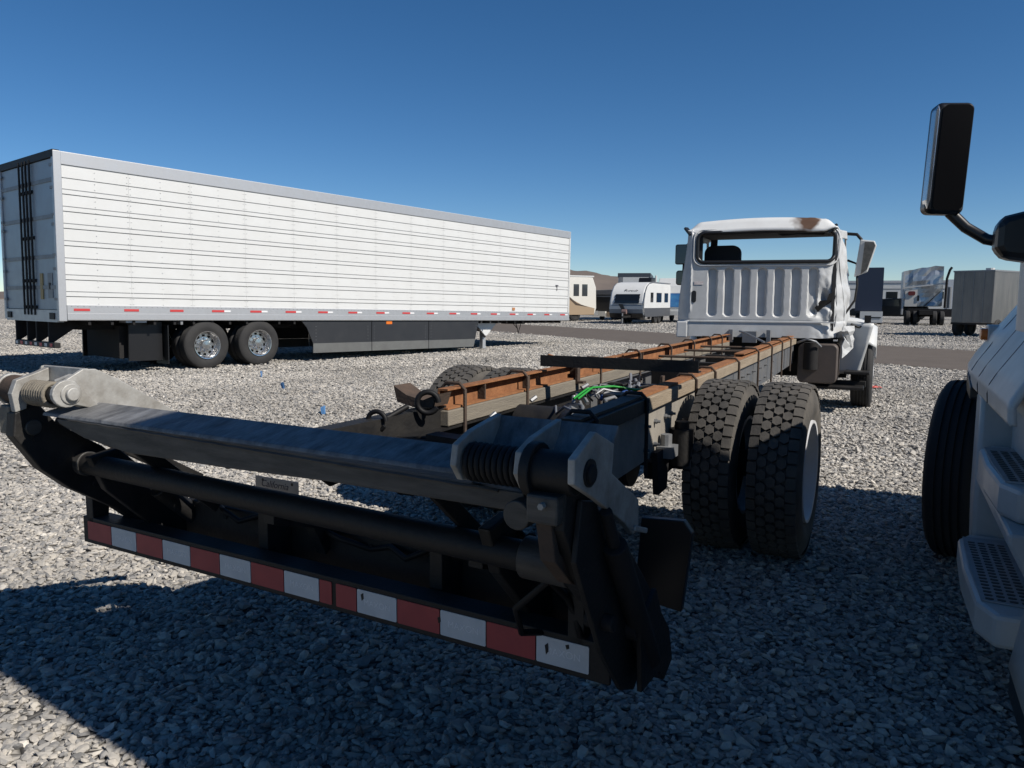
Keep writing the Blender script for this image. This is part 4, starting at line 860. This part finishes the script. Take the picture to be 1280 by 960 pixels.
def nosey(z): # y on the nose for z
    for (ya, za), (yb, zb) in zip(nose[1:], nose[2:]):
        if za <= z <= zb: return ya+(yb-ya)*(z-za)/(zb-za)
    return -2.2
b = MB()
for z0, z1 in ((1.42, 1.6), (1.6, 1.85), (1.85, 2.02)):
    b.add([(-.86, nosey(z0)-.03, z0), (.86, nosey(z0)-.03, z0), (.90, nosey(z1)-.03, z1), (-.80, nosey(z1)-.03, z1)], [(0, 1, 2, 3)])
b.build('front_window', GLASSD, t, solid=.03)
MB().bar((-.9, nosey(1.36)-.035, 1.38), (1.15, nosey(1.36)-.035, 1.38), .04, .05).build('window_sill', mat('trim_grey', (.16, .18, .2), .4), t)
text('front_lettering', 'Pursuit', .34, mat('script_ink', (.06, .065, .08), .5), t, Matrix.Translation((.15, nosey(2.25)-.03, 2.24)) @ Matrix.Rotation(R(60), 4, 'X'), shear=.4, ext=.004)
MB().prism([(-2.1, .5), (4.1, .5), (4.1, 1.1), (-2.3, 1.1)], 'yz', 1.2, 1.215).build('side_skirt', mat('trim_charcoal', (.07, .075, .085), .4), t)
for y0, y1 in ((-.9, -.3), (.5, 1.7), (2.5, 3.4)): MB().box(1.2, 1.225, y0, y1, 1.5, 2.15).build('side_window', GLASSD, t)
MB().tube([(1.215, y, z) for y, z in nose[1:9]], .03, 6).build('edge_trim', GREYM, t)
MB().prism([(.35, 2.86), (1.5, 2.86), (1.3, 3.22), (.5, 3.2)], 'yz', -.1, .85).build('roof_air_conditioner', BLACKP, t, bevel=.05); MB().cyl((1.05, .8, 2.85), (1.05, .8, 3.35), .07, 8).build('roof_vent', W_PAINT, t)
MB().bar((-.35, -2.2, .55), (0, -3.3, .5), .1, .12).bar((.35, -2.2, .55), (0, -3.3, .5), .1, .12).build('tow_frame', BLACKS, t); MB().cyl((0, -3.2, .1), (0, -3.2, .75), .05, 8).build('tongue_jack', GREYM, t)
MB().prism([(-.5, 1.35), (-.2, 1.35), (.1, .75), (-.1, .7)], 'xz', -2.62, -2.58).build('spare_cover', BLACKP, t)
MB().cyl((-.12, -2.9, .85), (.18, -2.9, .85), .16, 10).build('gas_bottle', mat('faded_cover', (.18, .12, .11), .6), t)
bwheels(t, (-1.05, 1.05), (.6, 1.5), .36)
# fifth wheel roof behind it
t = thing('fifth_wheel_camper', 'tall white camper with dark roof rim showing above the rounded travel trailer', 'camper', (11.0, 68, 0), 12)
MB().box(-1.4, 1.25, -3, 5, .9, 3.65).build('body', CREAM, t, bevel=.1); MB().box(-1.45, 1.3, -3.05, 5, 3.6, 3.95).build('roof_rim', mat('dark_roof_rim', (.05, .06, .075), .5), t); MB().box(-1.0, 1.15, -3.08, -3.04, 2.9, 3.6).build('front_panel', W_PAINT, t); MB().box(-1.3, -1.0, -3.09, -3.04, 1.2, 3.6).build('dark_corner', GREYM, t)
bwheels(t, (-1.1, 1.1), (1.2, 2.2), .4)
# blue and white rig
t = thing('graphic_box_truck', 'white truck with blue wave graphics beside the rounded travel trailer', 'truck', (12.85, 59, 0), 24)
MB().prism([(-2.5, .7), (4, .7), (4, 3.3), (-1.6, 3.3), (-2.2, 2.7), (-2.5, 2.2)], 'yz', -1.2, 1.2).build('body', W_PAINT, t, bevel=.06)
MB().box(-1.18, 1.18, -2.53, -2.5, 1.15, 2.15).build('blue_front', BLUEG, t); MB().prism([(-2.4, 1.1), (3.9, 1.1), (3.9, 2.2), (-2.45, 2.2)], 'yz', -1.215, -1.2).build('blue_side', BLUEG, t)
MB().box(-1.2, 1.2, -2.7, -2.5, .55, .85).build('bumper', W_PAINT, t); bwheels(t, (-1.05, 1.05), (-1.5, 2.4), .42)
# right-hand background
t = thing('navy_box_trailer', 'dark navy upright box trailer beyond the road beside the dark pickup', 'trailer', (25.5, 54.5, 0), 25)
MB().box(-.95, .75, -2, 2, .95, 3.95).build('body', NAVY, t, bevel=.04)
MB().box(-.95, .75, -2.04, -2.0, 1.0, 3.9).build('tail_door', mat('navy_door', (.02, .03, .06), .35), t); MB().box(-.6, .8, -2.6, -2.05, .2, .95).build('tail_box', W_PAINT, t); MB().box(-.3, .7, -2.62, -2.6, .5, .58).build('lettering_strip', BLACKP, t); bwheels(t, (-.8, .65), (0,), .4)
t = thing('white_motorhome', 'long white motorhome standing behind the dark pickup and wrecked sleeper cab', 'motorhome', (36.5, 75, 0), 112)
MB().box(-1.25, 1.25, -7, 7, .6, 3.5).build('body', W_PAINT, t, bevel=.1); MB().box(-1.3, 1.3, -6.9, 6.9, 3.5, 3.72).build('roof_cap', mat('roof_grey', (.45, .47, .5), .5), t)
for sx in (-1, 1):
    for y in (-5, -2.5, 0, 3.9, 5.2): MB().box(1.25*sx-.01, 1.25*sx+.01, y, y+1.0, 2.0, 2.65).build('window', GLASSD, t)
    MB().box(1.25*sx-.012, 1.25*sx+.012, -6.8, 6.8, 2.85, 2.95).build('stripe', GREYM, t)
bwheels(t, (-1.1, 1.1), (-4, 3), .5)
t = thing('pickup_truck', 'dark pickup truck with grey topper between navy trailer and wrecked sleeper cab', 'pickup', (28.9, 58.5, 0), -60)
PKB = mat('dark_pickup_paint', (.012, .011, .012), .35)
MB().prism([(-2.6, .55), (2.7, .55), (2.75, .95), (2.55, 1.12), (1.3, 1.2), (.6, 1.85), (-.8, 1.9), (-1.1, 1.25), (-2.6, 1.25)], 'yz', -.95, .95).build('body', PKB, t, bevel=.06)
MB().prism([(-2.55, 1.25), (-1.0, 1.25), (-.85, 1.9), (-1.1, 2.3), (-2.4, 2.25)], 'yz', -.9, .9).build('topper', mat('grey_topper', (.22, .24, .25), .5), t, bevel=.05)
for sx in (-1, 1): MB().prism([(-.7, 1.3), (1.0, 1.3), (.5, 1.75), (-.6, 1.8)], 'yz', .95*sx-.01, .95*sx+.012).build('side_window', GLASSG, t)
bwheels(t, (-.85, .85), (-1.7, 1.7), .4)
# wrecked sleeper tractor
t = thing('wrecked_sleeper_tractor', 'wrecked silver sleeper tractor with crumpled roof and bent exhaust stack', 'truck', (30.2, 56.5, 0), 24)
def wk(u, v): x = -1.25+2.5*u; z = 1.35+2.85*v; return (x, -1.0+.14*fbm(x*1.1, z*1.1, 3)+.10*abs(nz(x*1.6, z*1.4, 6)), z-(.35*(1-u)**2*v)+.08*nz(x*2, z, 1)*v)
MB().grid(wk, 9, 9).build('sleeper_back', SILVER, t, solid=.03)
MB().prism([(-1.25, 1.3), (1.2, 1.3), (1.15, 3.95), (.2, 4.12), (-1.2, 3.7)], 'xz', -.8, 1.6).build('sleeper_body', SILVER, t)
MB().box(-1.32, -1.22, -1.05, 1.6, .7, 3.85).build('left_fairing', W_PAINT, t); MB().box(-1.15, -.35, -1.08, -1.0, 1.3, 2.5).build('inner_panel', CREAM, t); MB().box(-.35, -.22, -1.12, -1.05, 1.7, 2.1).build('vent', BLACKP, t)
MB().prism(rrect(-.95, -.5, 2.1, 2.4, .1), 'xz', -1.14, -1.06).build('tail_lamp', mat('red_lens', (.16, .02, .015), .4), t)
MB().bar((-1.25, -1.1, 2.65), (1.25, -1.1, 2.95), .04, .10).build('bent_rail', W_PAINT, t); MB().bar((.1, -1.1, 1.3), (1.1, -1.1, 2.4), .05, .05).build('diagonal_strut', BLACKS, t)
MB().tube([(1.42, -1.2, 1.2), (1.45, -1.2, 3.3), (1.6, -1.2, 3.9), (1.72, -1.2, 4.1)], .085, 10).build('exhaust_stack', DARKBOX, t, 50); MB().cyl((1.7, -1, 1.2), (1.7, -1, 2.7), .14, 10).build('stack_guard', GREYM, t)
MB().box(-.4, .4, -5.0, 1, .75, 1.05).build('chassis', DARKBOX, t); MB().box(-1.0, 1.9, -3.2, -2.4, .6, 1.15).build('deck_clutter', DARKBOX, t)
bwheels(t, (-1.05, -.6, .6, 1.05), (-2.2, -3.5), .5, .28)
MB().box(1.8, 3.0, 1, 3, .9, 3.3).build('side_cabinet', mat('pale_cabinet', (.5, .54, .6), .5), t); MB().box(2.3, 2.6, .97, 1.0, 1.9, 2.4).build('cabinet_window', GLASSD, t)
# grey cargo trailer
t = thing('cargo_trailer', 'grey metal enclosed cargo trailer with single axle beyond the road', 'trailer', (20.35, 35.4, 0), 56)
MB().box(0, 1.75, 0, 4.2, .62, 2.95).build('body', ALUSIDE, t, bevel=.03)
MB().box(-.02, 1.77, -.02, 4.22, 2.93, 3.0).build('roof_rim', GREYM, t)
for k in range(7): MB().box(-.012, -.001, .1+k*.6, .13+k*.6, .65, 2.93).build('siding_seam', GREYM, t)
for k in range(1, 4): MB().box(.44*k, .44*k+.025, -.012, -.001, .65, 2.93).build('siding_seam', GREYM, t)
MB().box(-.02, 1.77, .02, 4.2, .55, .64).build('chassis', BLACKS, t); MB().box(-.25, .02, 1.2, 2.2, .62, .8).build('wheel_fender', BLACKS, t); MB().bar((1.1, 4.2, .55), (1.1, 5.4, .5), .1, .1).build('tongue', BLACKS, t)
MB().cyl((1.1, 1.0, 3.0), (1.1, 1.0, 3.12), .18, 12).build('roof_vent', W_PAINT, t)
bwheels(t, (.06, 1.69), (1.7, .6), .40)

# ------------------------------------------------------------------ small litter on the gravel
def at(px, py):
    d = _f+_r*((px-640)/950)+_up*((480-py)/950); k = -CAM_H/d.z; return d*k
for i, (px, py, lab) in enumerate(((302, 455, 'blue plastic scrap on gravel between the semi trailer tyres'), (327, 472, 'blue flagging on open gravel in front of the semi trailer wheels'), (355, 487, 'blue flagging on gravel beyond the sunlit gusset plate of the liftgate'), (405, 519, 'blue flagging on gravel just behind the liftgate strip'))):
    p = at(px, py); b = MB(Matrix.Translation((p.x, p.y, 0)) @ Matrix.Rotation(i*1.3, 4, 'Z'))
    for k in range(4): b.add([(-.02+.012*k, 0, .01), (.0+.012*k, .01, .015), (.015+.015*k, .02, .13-.015*k), (-.015+.02*k, .012, .12)], [(0, 1, 2, 3)])
    tag(b.build('flagging_tuft', BLUEF, solid=.003), lab, 'plastic scrap')
p = at(1097, 487); b = MB(Matrix.Translation((p.x, p.y, 0))).grid(lambda u, v: (.16*u-.08, .1*v, .03+.05*abs(nz(u*4, v*4, 1))), 6, 5); tag(b.build('red_scrap', REDSC, solid=.004), 'small red scrap on gravel beside the stripped truck front wheel', 'scrap')
p = at(700, 449); tag(MB().bar((p.x, p.y-.1, .03), (p.x-.28, p.y+.3, .10), .05, .03).build('wood_stick', STICK), 'short orange brown stick on gravel beyond the black angle bar', 'stick')
